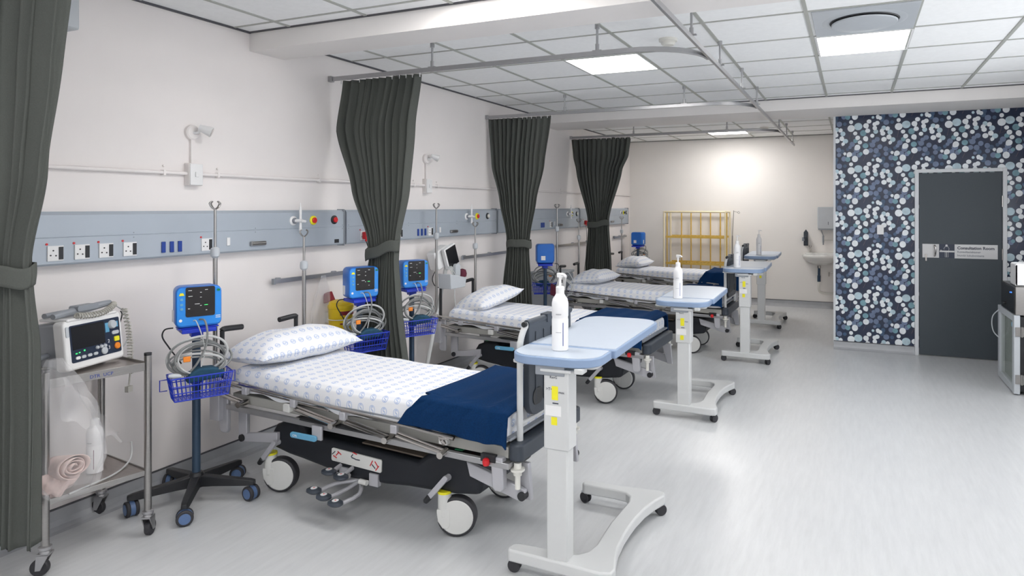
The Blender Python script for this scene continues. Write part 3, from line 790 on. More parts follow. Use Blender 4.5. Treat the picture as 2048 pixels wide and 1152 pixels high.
    # CPR release lever, blue
    mb = MB(); tb(mb, .80, .87, -.385, -.37, .40, .475)
    br = part('lever_bracket', mb, 'arm_grey', t, bevel=.004)
    part('release_lever', MB().prism(rrect(.655, .845, .397, .428, .0145), -.400, -.386, 'y'), 'sky_plastic', br, bevel=.003)
    X = YF(.675, -.4006, .405)
    part('lever_text', MB().text('CPR', .018, X, 0), 'white_plastic', br, smooth=False)
    # mattress with fitted sheet
    def mf(a, b):
        # b runs around from near hem over the top to far hem
        x = .13 + 1.86 * a
        z0 = bzt(x) - .010 * math.sin(PI * a)
        pr = [(-.345, .566 + .008 * math.sin(23 * a) + .006 * math.sin(51 * a + 1)), (-.342, .63), (-.338, .672), (-.322, .694), (-.295, .702), (-.1, .703), (.1, .703), (.295, .702), (.322, .694), (.338, .672), (.340, .63), (.335, .590)]
        k = b * (len(pr) - 1); i = min(int(k), len(pr) - 2); f = k - i
        y = pr[i][0] + (pr[i + 1][0] - pr[i][0]) * f; z = pr[i][1] + (pr[i + 1][1] - pr[i][1]) * f
        wr = .0025 * math.sin(31 * a + 9 * y) * math.sin(17 * y + 5 * a)
        e = min(a, 1 - a) * 1.86
        if e < .03 and z > .66: z -= (.03 - e) ** 1.5 * 4
        return (x, y + (wr * 1.5 if abs(y) > .3 else 0), z + z0 + wr)
    ys = [0, .04, .082, .11, .14, .335, .535, .73, .76, .788, .83, .87]
    def muv(a, b):
        k = b * 11; i = min(int(k), 10); f = k - i
        return (1.86 * a, ys[i] + (ys[i + 1] - ys[i]) * f)
    mb = MB().surf(mf, 120, 44, uv=muv)
    for e in (0, 1):
        vs = [mf(e, j / 44) for j in range(45)]
        mb.add(vs, [tuple(range(45)) if e else tuple(range(45))[::-1]], 0, uvs=[(v[1], v[2]) for v in vs])
    part('mattress', mb, 'sheet', t, flat_angle=50, label='mattress in a white fitted sheet with a blue round letter print')
    # fold down side rails
    for s in (-1, 1):
        y = s * .378
        zr = lambda x: .650 - .062 * x
        mb = MB().tube([(.0, y * .96, .655), (.03, y, .655), (.10, y, zr(.10)), (1.60, y, zr(1.6)), (1.64, y, zr(1.64) - .015), (1.66, y * .97, .50)], .0105, smooth=3)
        mb.tube([(.03, y - s * .012, .622), (.4, y - s * .012, .600), (.9, y - s * .012, .565)], .005)
        rl = part('side_rail', mb, 'chrome', t)
        for x in (.28, .66, 1.02, 1.36):
            mb = MB()
            z1 = zr(x)
            mb.box(x - .02, x + .02, y - .013, y + .013, z1 - .052, z1 - .008)
            part('rail_clamp', mb, 'arm_grey', rl, bevel=.005)
            zs, ze = z1 - .052, z1 - .108
            xs, xe = x + (-.30 if x < .3 else .01), x + (-.02 if x < .3 else .30)
            mb = MB().tube([(xs, y - s * .004, zs - .012), (xe, y - s * .004, ze)], .0115).tube([(xs, y - s * .004, zs + .008), (xe, y - s * .004, ze + .016)], .0065)
            mb.cyl((xe - .003, y + .03, ze + .004), (xe + .006, y - .04, ze + .004), .0165)
            part('rail_strut', mb, 'chrome', rl)
    # head handles and drip poles
    for s, hy in ((-1, -.345), (1, .20)):
        mb = MB().tube([(.04, hy, .60), (.04, hy, .925)], .013).tube([(.04, hy, .925), (.04, hy - s * .02, .932), (.04, hy - s * .135, .925)], .017, smooth=3)
        part('push_handle', mb, 'black', t)
    for s, zt in ((-1, 1.68), (1, 1.49)):
        y = (-.365, .30)[s > 0]; x = .005
        mb = MB().cyl((x, y, .42), (x, y, 1.27 if s > 0 else 1.40), .0125).cyl((x, y, 1.25 if s > 0 else 1.38), (x, y, zt - .03), .0075)
        mb.cyl((x, y, .58), (x, y, .62), .022)
        dp = part('drip_pole', mb, 'steel', t)
        part('pole_collar', MB().lathe([(.012, -.035), (.024, -.022), (.026, 0), (.024, .022), (.012, .032)], c=(x, y, 1.26 if s > 0 else 1.39)), 'light_grey', dp)
        mb = MB()
        for a in (-1, 1):
            mb.tube([(x, y, zt - .035), (x, y + a * .022, zt - .022), (x, y + a * .036, zt), (x, y + a * .022, zt + .012)], .0045, smooth=4)
            mb.tube([(x, y, zt - .035), (x + a * .022, y, zt - .022), (x + a * .036, y, zt), (x + a * .022, y, zt + .012)], .0045, smooth=4)
        part('pole_hook', mb, 'steel', dp)
        part('pole_bracket', MB().box(x - .02, x + .06, y - .022, y + .022, .40, .60).box(x - .025, x + .025, y - .03, y + .03, .60, .66, 0), 'arm_grey', dp, bevel=.004)
    # foot bumper
    mb = MB().prism(rrect(2.0, 2.075, -.345, .345, .03), .465, .545, 'z')
    fb = part('foot_bumper', mb, 'slate_plastic', t, bevel=.008)
    for s in (-1, 1):
        mb = MB().lathe([(.013, -.065), (.013, .0), (.02, .0), (.022, .018), (.034, .022), (.034, .032), (.018, .034), (.018, .06)], c=(2.04, s * .315, .395))
        part('corner_roller', mb, 'offwhite_plastic', fb)
    part('red_knob', MB().lathe([(.008, .02), (.016, .014), (.018, 0), (.014, -.014), (.004, -.018)], c=(1.905, -.378, .455)).box(1.87, 1.95, -.372, -.35, .455, .49, m=1), ['red', 'black'], fb)
    # foot board with white hoop and dark panel
    xb = 2.03
    mb = MB()
    for s in (-1, 1):
        mb.tube([(xb, s * .275, .50), (xb, s * .275, .95), (xb, s * .268, 1.02), (xb + .005, s * .25, 1.065), (xb + .01, s * .225, 1.095)], .0155, smooth=5, n=14)
    mb.tube([(xb, -.275, .62), (xb, .275, .62)], .011)
    f = part('foot_board', mb, 'table_white', t)
    X = Matrix.Translation((xb + .012, 0, 0))
    mb = MB().prism(rrect(-.235, .235, .64, 1.095, [.08, .02, .02, .08]), -.016, .016, 'x', X=X)
    for y in (-.17, -.085, 0, .085, .17): mb.box(.016, .021, y - .004, y + .004, .70, 1.05, X=X)
    mb.cyl((xb + .012, -.235, 1.095), (xb + .012, .25, 1.095), .018)
    mb.box(xb - .010, xb + .034, -.05, .03, 1.075, 1.118)
    pn = part('board_panel', mb, 'slate_plastic', f, bevel=.004)
    mb = MB()
    for s in (-1, 1): mb.cyl((xb + .012, s * .262, 1.095), (xb + .012, s * .245, 1.095), .013)
    mb.prism(rrect(-.20, -.10, .69, .77, .035), .017, .020, 'x', X=X).prism(rrect(.10, .20, .69, .77, .035), .017, .020, 'x', X=X)
    split('hand_hole', mb, 'black', f)
    return t
BEDS = [(.30, 3.13, -1.8), (.21, 5.50, -1.0), (.45, 7.68, -1.0), (.27, 9.95, 0)]
bl = ['white covered hospital bed nearest the camera with navy blanket and raised foot board', 'hospital bed second from the camera, with its foot board taken off', 'hospital bed third from the camera, before the farthest curtain', 'hospital bed farthest from the camera, in front of the gold shelf rack']
bed1 = build_bed(bl[0])
bed1.location = (BEDS[0][0], BEDS[0][1], 0); bed1.rotation_euler = (0, 0, R(BEDS[0][2]))
bed1['group'] = 'hospital beds along the wall'
for i in (1, 2, 3):
    dup(bed1, (BEDS[i][0], BEDS[i][1], 0), R(BEDS[i][2]), bl[i], skip=(('foot_board', 'board_panel', 'hand_hole') if i == 1 else ()))

# pillows
def pillow_mesh(L=.70, W=.43, H=.15, seed=0, sharp=.5):
    q = random.Random(seed); ph = [q.uniform(0, 6) for _ in range(4)]
    def top(sg):
        def fn(a, b):
            u, v = a * 2 - 1, b * 2 - 1
            pinch = 1 - .07 * (1 - abs(u) ** 3) * abs(v) ** 4 - 0
            x = v * W / 2 * (1 - .05 * (1 - u * u)) ; y = u * L / 2 * (1 - .05 * (1 - v * v))
            h = H * (max(0, 1 - abs(u) ** 3.2) ** .62) * (max(0, 1 - abs(v) ** 2.8) ** .62)
            z = h * (.66 if sg > 0 else -.34)
            z += .004 * math.sin(9 * u + ph[0] + 3 * v) * (1 - u * u) * (1 - v * v) + .006 * math.sin(6 * v + 2 * u + ph[1]) * (1 - u * u) * (1 - v * v)
            z += .018 * (abs(u) ** 4 * abs(v) ** 4) * math.sin(3 * u + 2 * v + ph[2])
            return (x, y, z + H * .34)
        return fn
    mb = MB()
    def puv(sg):
        f = top(sg)
        def g(a, b):
            x, y, z = f(a, b); d = abs(z - H) * .55
            u, v = abs(2 * b - 1), abs(2 * a - 1)
            return (x + (d * u ** 3 if b > .5 else -d * u ** 3), y + (d * v ** 3 if a > .5 else -d * v ** 3))
        return g
    mb.surf(top(1), 48, 36, uv=puv(1))
    mb.surf(top(-1), 48, 36, uv=puv(-1))
    return mb
PL = [((.53, 3.14, .700), (-1, -5, -4), 'logo print pillow at the head of the nearest bed'), ((.56, 5.50, .70), (10, -8, -12), 'logo print pillow propped at the head of the second bed'), ((.80, 7.72, .695), (0, -6, -6), 'pale pillow at the head of the third bed'), ((.60, 9.97, .70), (0, -4, -4), 'pale pillow at the head of the farthest bed')]
pil = None
for i, (lc, rt, l) in enumerate(PL):
    if i < 2:
        pil = part('pillow', pillow_mesh(seed=i + 2, H=(.20, .18)[i], L=(.76, .64)[i], W=(.42, .42)[i]), 'sheet', flat_angle=180)
    else:
        pil = pil.copy(); COL.objects.link(pil)
    tag(pil, 'white ' + l, 'pillow', 'pillows on the beds')
    pil.location = lc; pil.rotation_euler = tuple(R(a) for a in rt)

# blankets
def blanket_mesh(x0=1.47, x1=2.015, drop=.14, seed=1, skew=.06):
    q = random.Random(seed); ph = [q.uniform(0, 6) for _ in range(5)]
    pr = [(-.372, -.0), (-.366, .6), (-.352, 1.0), (-.30, 1.12), (-.1, 1.13), (.1, 1.13), (.30, 1.12), (.352, 1.0), (.366, .6), (.372, 0)]
    def fn(a, b):
        k = b * (len(pr) - 1); i = min(int(k), len(pr) - 2); f = k - i; f = f * f * (3 - 2 * f) * .4 + f * .6
        y = pr[i][0] + (pr[i + 1][0] - pr[i][0]) * f; s = pr[i][1] + (pr[i + 1][1] - pr[i][1]) * f
        xs = x0 + skew * (1 - min(1, abs(b - .0) * 3)) * -1 + .0 * b + .05 * math.sin(PI * b)
        if b < .3: xs += .08 * (b / .3) - .03
        x = xs + (x1 - xs) * a
        zt = .705 + bzt(x)
        h = drop * (1 + .12 * a) + .004 * math.sin(9 * a + ph[0])
        z = zt + .008 - h * (1 - min(1, s)) + max(0, s - 1) * .06
        wr = .006 * math.sin(11 * a + 5 * b + ph[1]) * math.sin(7 * b + ph[2]) + .004 * math.sin(23 * a - 9 * b + ph[3])
        fold = .012 * math.exp(-((a - .84) / .05) ** 2)
        if s < 1: y += (-1 if y < 0 else 1) * (.008 + abs(wr) + fold + .006 * math.sin(14 * a + ph[4]) * (1 - s))
        else: z += wr * .6 + fold
        if a > .97: z -= (a - .97) * .6
        return (x, y, z)
    return MB().surf(fn, 70, 90)
lb = ['navy blue blanket draped over the foot of the nearest bed', 'navy blue blanket draped over the foot of the second bed', 'navy blue blanket on the foot of the third bed', 'navy blue blanket folded thick over the foot of the farthest bed']
for i, b in enumerate(BEDS):
    o = part('blanket', blanket_mesh(seed=i + 3, x0=(1.47, 1.40, 1.42, 1.48)[i], drop=(.135, .16, .12, .21)[i]), 'blanket', solid=.011, flat_angle=180)
    tag(o, lb[i], 'blanket', 'navy blankets on the beds')
    o.location = (b[0], b[1], .004); o.rotation_euler = (0, 0, R(b[2]))

# ------------------------------------------------------------------ overbed tables
def build_table(h, label):
    t = thing('overbed_table', label, 'table')
    out = [(-.24, -.035), (.02, -.045), (.21, -.055), (.255, -.04), (.262, 0), (.235, .08), (.212, .18), (.20, .30), (.198, .39), (.20, .48), (.212, .60), (.235, .70), (.262, .78), (.255, .82), (.22, .832), (0, .81), (-.19, .805), (-.205, .79), (-.205, .76), (-.19, .745), (0, .745), (.06, .735), (.095, .70), (.11, .64), (.105, .5), (.10, .39), (.105, .28), (.112, .16), (.10, .09), (.065, .05), (0, .04), (-.22, .035), (-.245, .02), (-.25, -.02)]
    mb = MB().prism(out, .056, .112, 'z')
    part('base', mb, 'table_white', t, bevel=.012, seg=3)
    for (x, y, a) in ((-.225, 0, 10), (.235, -.01, 60), (-.19, .775, -20), (.24, .79, 40)):
        X = Matrix.Translation((x, y, 0)) @ Matrix.Rotation(R(a), 4, 'Z')
        c = part('castor', MB().cyl((0, -.018, .03), (0, -.006, .03), .03, X=X, n=20).cyl((0, .006, .03), (0, .018, .03), .03, X=X, n=20), 'tyre', t, bevel=.004)
        part('castor_fork', MB().box(-.012, .012, -.005, .005, .02, .066, X=X).box(-.016, .016, -.02, .02, .058, .066, X=X), 'light_grey', c)
    mb = MB().box(-.05, .05, -.032, .042, .10, .60)
    part('lower_column', mb, 'table_white', t, bevel=.006)
    top = h - .035
    mb = MB().box(-.06, .06, -.040, .052, .595, top - .03).box(-.075, .075, -.05, .10, top - .035, top - .02)
    cl = part('column', mb, 'table_white', t, bevel=.006)
    mb = MB(); Y = -.0405
    mb.box(-.02, .01, Y - .001, Y, top - .155, top - .095, 0).box(-.022, .006, Y - .001, Y, .70 + (h - 1), .735 + (h - 1), 0)
    mb.box(-.05, .026, Y - .001, Y, top - .225, top - .18, 1)
    lt = MB()
    lt.text('max', .016, YF(.013, Y - .0005, top - .125), 2).text('>T<', .018, YF(-.048, Y - .0005, top - .115), 2).text('RevG', .016, YF(-.03, Y - .0005, top - .062), 2)
    lt.box(-.016, .012, Y - .001, Y, top - .172, top - .167, 2)
    split('sticker', mb, ['yellow', 'white_plastic', 'ink'], cl, smooth=False)
    part('lettering', lt, ['yellow', 'white_plastic', 'ink'], cl, smooth=False, label='small dark printed lettering')
    X = Matrix.Rotation(R(2), 4, 'Z')
    mb = MB().prism(rrect(-.24, .17, .0, .95, .03), top - .020, top - .006, 'z', X=X).box(.09, .13, -.06, .0, top - .03, top - .006, 0, X=X).box(-.10, .04, -.045, -.0, top - .05, top - .006, 1, X=X)
    part('under_frame', mb, ['table_white', 'mid_grey'], t, bevel=.004)
    def leaf(name, poly):
        mb = MB().prism(poly, top - .006, h - .002, 'z', 0, X=X)
        o = part(name, mb, 'table_edge', t, bevel=.005)
        cx = sum(p[0] for p in poly) / len(poly); cy = sum(p[1] for p in poly) / len(poly)
        k = .955
        pl = [(cx + (p[0] - cx) * k, cy + (p[1] - cy) * (k if abs(p[1] - cy) > .3 else .93)) for p in poly]
        part('surface', MB().prism(pl, h - .004, h, 'z', 0, X=X), 'table_top', o)
    leaf('side_leaf', rrect(-.24, .19, -.06, .165, [.12, .01, .01, .12], 8))
    pl = rrect(-.24, .205, .178, 1.06, [.01, .13, .10, .01], 8)
    leaf('table_top', pl)
    return t
tables = [((2.59, 2.655, 0), 0, 1.005), ((2.56, 5.10, 0), 0, .92), ((2.72, 7.17, 0), 0, 1.0), ((2.62, 9.32, 0), 0, .985)]
tl = ['white overbed table with pale blue top nearest the camera', 'white overbed table with pale blue top at the foot of the second bed', 'tall white overbed table with pale blue top at the foot of the third bed', 'white overbed table with pale blue top farthest away, near the back wall']
for (l, r, h), lab in zip(tables, tl):
    o = build_table(h, lab); o.location = l; o.rotation_euler = (0, 0, R(r)); o['group'] = 'overbed tables'

# bottles
def build_bottle(label, stripe='ink_blue', pump=True, h=.36, r=.038):
    t = thing('spray_bottle', label, 'bottle')
    k = h / .36
    prof = [(.034, 0), (.038, .004), (.038, .14), (.0365, .145), (.036, .152), (.038, .158), (.038, .215), (.034, .235), (.022, .252), (.0185, .26)]
    part('bottle_body', MB().lathe([(a * r / .038, b * k) for a, b in prof], n=28), 'bottle', t)
    part('cap', MB().lathe([(.0195, .26 * k), (.0195, .287 * k), (.015, .292 * k)], n=20), 'white_plastic', t)
    if pump:
        mb = MB().cyl((0, 0, .29 * k), (0, 0, .335 * k), .006).box(-.012, .012, -.012, .012, .332 * k, .352 * k).tube([(0, 0, .345 * k), (.03, -.02, .347 * k), (.042, -.028, .338 * k)], .006)
        part('pump', mb, 'white_plastic', t, bevel=.002)
    mb = MB()
    def patch(a0, a1, z0, z1, m):
        n = 6; rr = r + .0006
        vs = [(rr * math.cos(R(a0 + (a1 - a0) * i / n)), rr * math.sin(R(a0 + (a1 - a0) * i / n)), z) for z in (z0 * k, z1 * k) for i in range(n + 1)]
        mb.add(vs, [(i, i + 1, n + 2 + i, n + 1 + i) for i in range(n)], m)
    patch(-48, -43, .025, .13, 0)
    for z in (.165, .168, .085): patch(-96, -58, z, z + .0015, 1)
    part('bottle_label', mb, [stripe, 'ink_grey'], t, smooth=False)
    return t
b1 = build_bottle('white pump bottle with a blue stripe on the nearest overbed table'); b1.location = (2.55, 2.748, 1.005); b1['group'] = 'pump bottles on the tables'
dup(b1, (2.48, 5.22, .92), R(-6), 'white pump bottle on the second overbed table')
dup(b1, (2.62, 7.28, 1.0), R(0), 'white pump bottle on the third overbed table')
dup(b1, (2.56, 9.52, .985), R(0), 'white pump bottle on the farthest overbed table')

# ------------------------------------------------------------------ instrument trolley
t = thing('instrument_trolley', 'stainless steel two shelf trolley beside the nearest curtain', 'trolley', (0, 0, 0))
LG = [(.43, 1.80), (.51, 2.215), (.045, 2.275), (-0.0 + .04, 1.86)]
for (x, y) in LG:
    l = part('post', MB().cyl((x, y, .135), (x, y, .915), .0165, n=20), 'steel', t)
    part('post_cap', MB().cyl((x, y, .912), (x, y, .925), .0172, n=16), 'black', l)
    part('collar', MB().lathe([(.017, .135), (.026, .13), (.026, .118), (.02, .112), (.022, .10)], c=(x, y, 0)), 'aluminium', l)
    yaw = {0: 35, 1: -60, 2: 20, 3: 0}[LG.index((x, y))]
    X = Matrix.Translation((x, y, 0)) @ Matrix.Rotation(R(yaw), 4, 'Z')
    c = part('castor', MB().cyl((-.02, -.013, .038), (-.02, .013, .038), .038, X=X, n=24), 'tyre', t, bevel=.005)
    part('castor_fork', MB().prism([(-.03, .03), (-.01, .03), (.025, .10), (-.025, .10)], -.022, -.017, 'y', X=X).prism([(-.03, .03), (-.01, .03), (.025, .10), (-.025, .10)], .017, .022, 'y', X=X).box(-.025, .025, -.022, .022, .095, .103, X=X), 'aluminium', c)
for z, nm in ((.866, 'top_shelf'), (.33, 'lower_shelf')):
    poly = [(LG[0][0] + .0, LG[0][1] - .0), (LG[1][0], LG[1][1]), (LG[2][0], LG[2][1]), (LG[3][0], LG[3][1])]
    sh = part(nm, MB().prism(poly, z - .004, z, 'z'), 'shelf_steel', t)
    mb = MB()
    for a, b in zip(poly, poly[1:] + poly[:1]):
        A = Vector((a[0], a[1], z)); B = Vector((b[0], b[1], z)); d = (B - A).normalized(); n = Vector((-d.y, d.x, 0)) * .003
        vs = [A - n, B - n, B + n, A + n]; lo, hi = (-.028, .012) if z > .5 else (-.02, .006)
        mb.add([v + Vector((0, 0, lo)) for v in vs] + [v + Vector((0, 0, hi)) for v in vs], [(0, 3, 2, 1), (4, 5, 6, 7), (0, 1, 5, 4), (1, 2, 6, 5), (2, 3, 7, 6), (3, 0, 4, 7)], 0)
    lip = part('shelf_lip', mb, 'steel', sh, bevel=.001)
    if z > .5:
        d = (Vector((LG[1][0], LG[1][1], 0)) - Vector((LG[0][0], LG[0][1], 0))).normalized()
        X = Matrix(((d.x, 0, d.y, LG[0][0] + d.x * .17 + .0035), (d.y, 0, -d.x, LG[0][1] + d.y * .17), (0, 1, 0, .848), (0, 0, 0, 1)))
        part('handwriting', MB().text('DTR  UCP', .022, X, 0), 'ink_blue', sh, smooth=False, label='faded blue handwriting on the shelf lip')
bt = build_bottle('white bottle with a plum stripe on the lower trolley shelf', 'plum', pump=False, h=.33, r=.036)
bt.location = (.28, 2.10, .331); bt.rotation_euler = (0, 0, R(8))

# defibrillator
DA = R(16)
t = thing('defibrillator', 'white and grey defibrillator with dark screen on top of the trolley', 'defibrillator', (.325, 2.07, .880), DA)
part('rear_case', MB().prism([(-.20, .02), (-.02, .0), (-.01, .23), (-.19, .215)], -.155, .155, 'y'), 'mid_grey', t, bevel=.015, seg=3)
TX = Matrix.Rotation(R(-6), 4, 'Y')
mb = MB().prism(rrect(-.168, .168, .0, .238, .02), -.04, .02, 'x', X=TX)
fr = part('front_case', mb, 'white_plastic', t, bevel=.010, seg=3)
def fp(y, z, d=0): return TX @ Vector((.02 + d, y, z))
mb = MB().prism(rrect(-.140, .150, .035, .212, .008), .0201, .0222, 'x', X=TX)
cp = part('control_face', mb, 'screen_navy', fr, smooth=False)
part('display', MB().prism(rrect(-.132, .055, .095, .205, .004), .0222, .0232, 'x', X=TX), 'screen', cp)
part('blue_field', MB().prism([(.062, .145), (.085, .145), (.085, .163), (.140, .163), (.140, .192), (.062, .192)], .0222, .0229, 'x', X=TX), 'sky_plastic', cp)
def knob(name, y, z, r, k, h=.008, n=20, sx=1): return part(name, MB().lathe([(r, 0), (r, h * .6), (r * .8, h)], X=TX @ Matrix.Translation((.0222, y, z)) @ Matrix.Rotation(PI / 2, 4, 'Y'), sy=sx, n=n), k, cp)
knob('mode_dial', .100, .180, .022, 'light_grey', .016)
part('oval_button', MB().prism(rrect(.098, .140, .128, .146, .0088), .0222, .026, 'x', X=TX), 'light_grey', cp)
part('yellow_button', MB().prism(rrect(.108, .138, .092, .116, .005), .0222, .027, 'x', X=TX), 'yellow', cp)
knob('orange_button', .124, .067, .0165, 'orange')
knob('round_button', .044, .058, .018, 'light_grey')
for y in (.004, .028, .050): knob('small_button', y, .082, .0085, 'light_grey')
for y in (-.108, -.076, -.042, -.008): part('soft_button', MB().prism(rrect(y - .012, y + .012, .048, .062, .0065), .0222, .026, 'x', X=TX), 'white_plastic' if y < -.1 else 'light_grey', cp)
mb = MB()
mb.text('2', .024, TX @ XF(.0224, .070, .092), 0).text('3', .024, TX @ XF(.0224, .070, .060), 0)
for y, c in ((.004, '1'), (.028, '2'), (.050, '3')): mb.text(c, .010, TX @ XF(.0224, y - .002, .093), 0)
part('numerals', mb, 'white_plastic', cp, smooth=False)
split('status_led', MB().box(.0222, .0228, -.118, -.108, .074, .079, X=TX).box(.0222, .0228, -.100, -.092, .076, .081, X=TX).box(.0222, .0228, -.072, -.064, .080, .087, X=TX), 'led_green', cp, label='green status marks')
part('side_button', MB().prism(rrect(-.160, -.144, .16, .21, .006), .0201, .024, 'x', X=TX), 'light_grey', fr)
mb = MB().prism(rrect(-.15, .14, .232, .246, .006), -.15, .0, 'x')
part('top_tray', mb, 'white_plastic', t, bevel=.005)
mb = MB().tube([(-.05, -.175, .262), (-.055, -.10, .268), (-.055, -.02, .272), (-.05, .10, .282), (-.05, .15, .285)], lambda s: .013 + .006 * math.sin(PI * s), smooth=4)
mb.prism(rrect(-.06, .06, .27, .296, .010), -.08, -.03, 'x').tube([(-.11, -.16, .262), (-.12, -.04, .262), (-.11, .06, .262)], .013, smooth=4)
part('paddle', mb, 'mid_grey', t, label='grey shock paddles lying on top')
mb = MB()
def coil(pts, r, turns, wire, mb=mb):
    P = spline([Vector(p) for p in pts], 40); n = len(P); out = []
    L = n * 1.0
    for i in range(turns * 10):
        k = i / (turns * 10) * (n - 1); j = min(int(k), n - 2); f = k - j
        p = P[j].lerp(P[j + 1], f); d = (P[j + 1] - P[j]).normalized(); a = d.cross(Vector((.3, .2, 1))).normalized(); b = d.cross(a)
        th = 2 * PI * i / 10
        out.append(p + a * (r * math.cos(th)) + b * (r * math.sin(th)))
    mb.tube(out, wire, n=5)
coil([(.0, -.10, .258), (.0, -.03, .247), (.0, .05, .249), (-.02, .12, .262), (-.03, .155, .278)], .0125, 20, .0038)
coil([(.0, .186, .25), (.02, .190, .15), (.03, .190, .06), (.03, .192, -.03), (.03, .192, -.09)], .0115, 24, .0036)
mb.tube([(.03, .192, -.09), (.03, .187, -.13), (.03, .182, -.15)], .004).box(.02, .04, .167, .197, -.185, -.155)
part('coiled_cable', mb, 'cream_cable', t)
mb = MB().tube([(-.04, .15, .285), (-.05, .19, .262), (-.06, .25, .22), (-.06, .29, .13), (-.06, .265, .05), (-.06, .20, .02), (-.06, .17, .02)], .0035, smooth=6)
part('loop_cable', mb, 'cable_light', t)
mb = MB().tube([(-.02, .185, .235), (-.02, .195, .215), (-.02, .18, .17)], .003, smooth=4)
part('cable_tie', mb, 'black', t)
part('side_plug', MB().cyl((-.10, -.155, .075), (-.10, -.20, .07), .013).tube([(-.10, -.20, .07), (-.10, -.25, .05), (-.14, -.30, .03)], .005, smooth=4), 'mid_grey', t)

# plastic bag with folded pink linen hanging on the trolley post
t = thing('plastic_bag', 'clear plastic bag hanging from the trolley post with pink cloth inside', 'bag', (.47, 1.80, .30))
def bagf(a, b):
    th = 2 * PI * a
    z = .62 * (1 - b) + .06
    r = .03 + .13 * math.sin(min(1, b * 1.15) * PI * .62) - (.05 * max(0, b - .8) / .2)
    wob = 1 + .10 * math.sin(5 * th + 7 * b) + .07 * math.sin(11 * th - 9 * b) + .05 * math.sin(3 * th + 15 * b)
    return (.03 + r * .55 * wob * math.cos(th), .07 * b + r * wob * math.sin(th), z)
part('bag_skin', MB().surf(bagf, 64, 40), 'bag', t, flat_angle=180)
def bag_ear(a, b):
    return (.05 + .02 * math.sin(6 * b + 3 * a), .02 + .25 * a, .60 - .34 * a - (.16 * b * (1 - a) + .03 * b) + .01 * math.sin(20 * a + 4 * b))
part('bag_handle', MB().surf(bag_ear, 24, 12), 'bag', t, flat_angle=180)
def cl(a, b):
    th = 2 * PI * a; ph = PI * (b - .5)
    k = 1 + .16 * math.sin(3 * th + 9 * b) + .08 * math.sin(7 * th - 14 * b) + .04 * math.sin(13 * th + 21 * b)
    return (.01 + .05 * k * math.cos(ph) * math.cos(th), .04 + .08 * k * math.cos(ph) * math.sin(th), .135 + .065 * k * math.sin(ph))
lin = tag(part('folded_cloth', MB().surf(cl, 40, 24), 'pink_cloth', flat_angle=180), 'pale pink folded cloth inside the clear plastic bag', 'cloth')
lin.location = (.42, 1.80, .275)
def roll(a, b):     # loosely rolled linen, its spiral end towards the aisle
    th = 7.5 * PI * a; rr = .010 + .046 * a
    x = -.03 + .12 * b + .010 * math.sin(3 * th / 2 + 4 * b)
    return (x, .06 + rr * 1.25 * math.cos(th) + .02 * b, .185 + rr * math.sin(th) + .15 * x)
part('cloth_roll', MB().surf(roll, 120, 8), 'pink_cloth', lin, solid=.004, flat_angle=180)
tag(part('loose_cable', MB().tube([(.46, 1.88, .338), (.44, 2.0, .337), (.42, 2.10, .337), (.36, 2.2, .338), (.31, 2.262, .36), (.30, 2.27, .43)], .0045, smooth=6, n=8), 'cable_light'), 'light grey cable curving across the lower trolley shelf', 'cable')

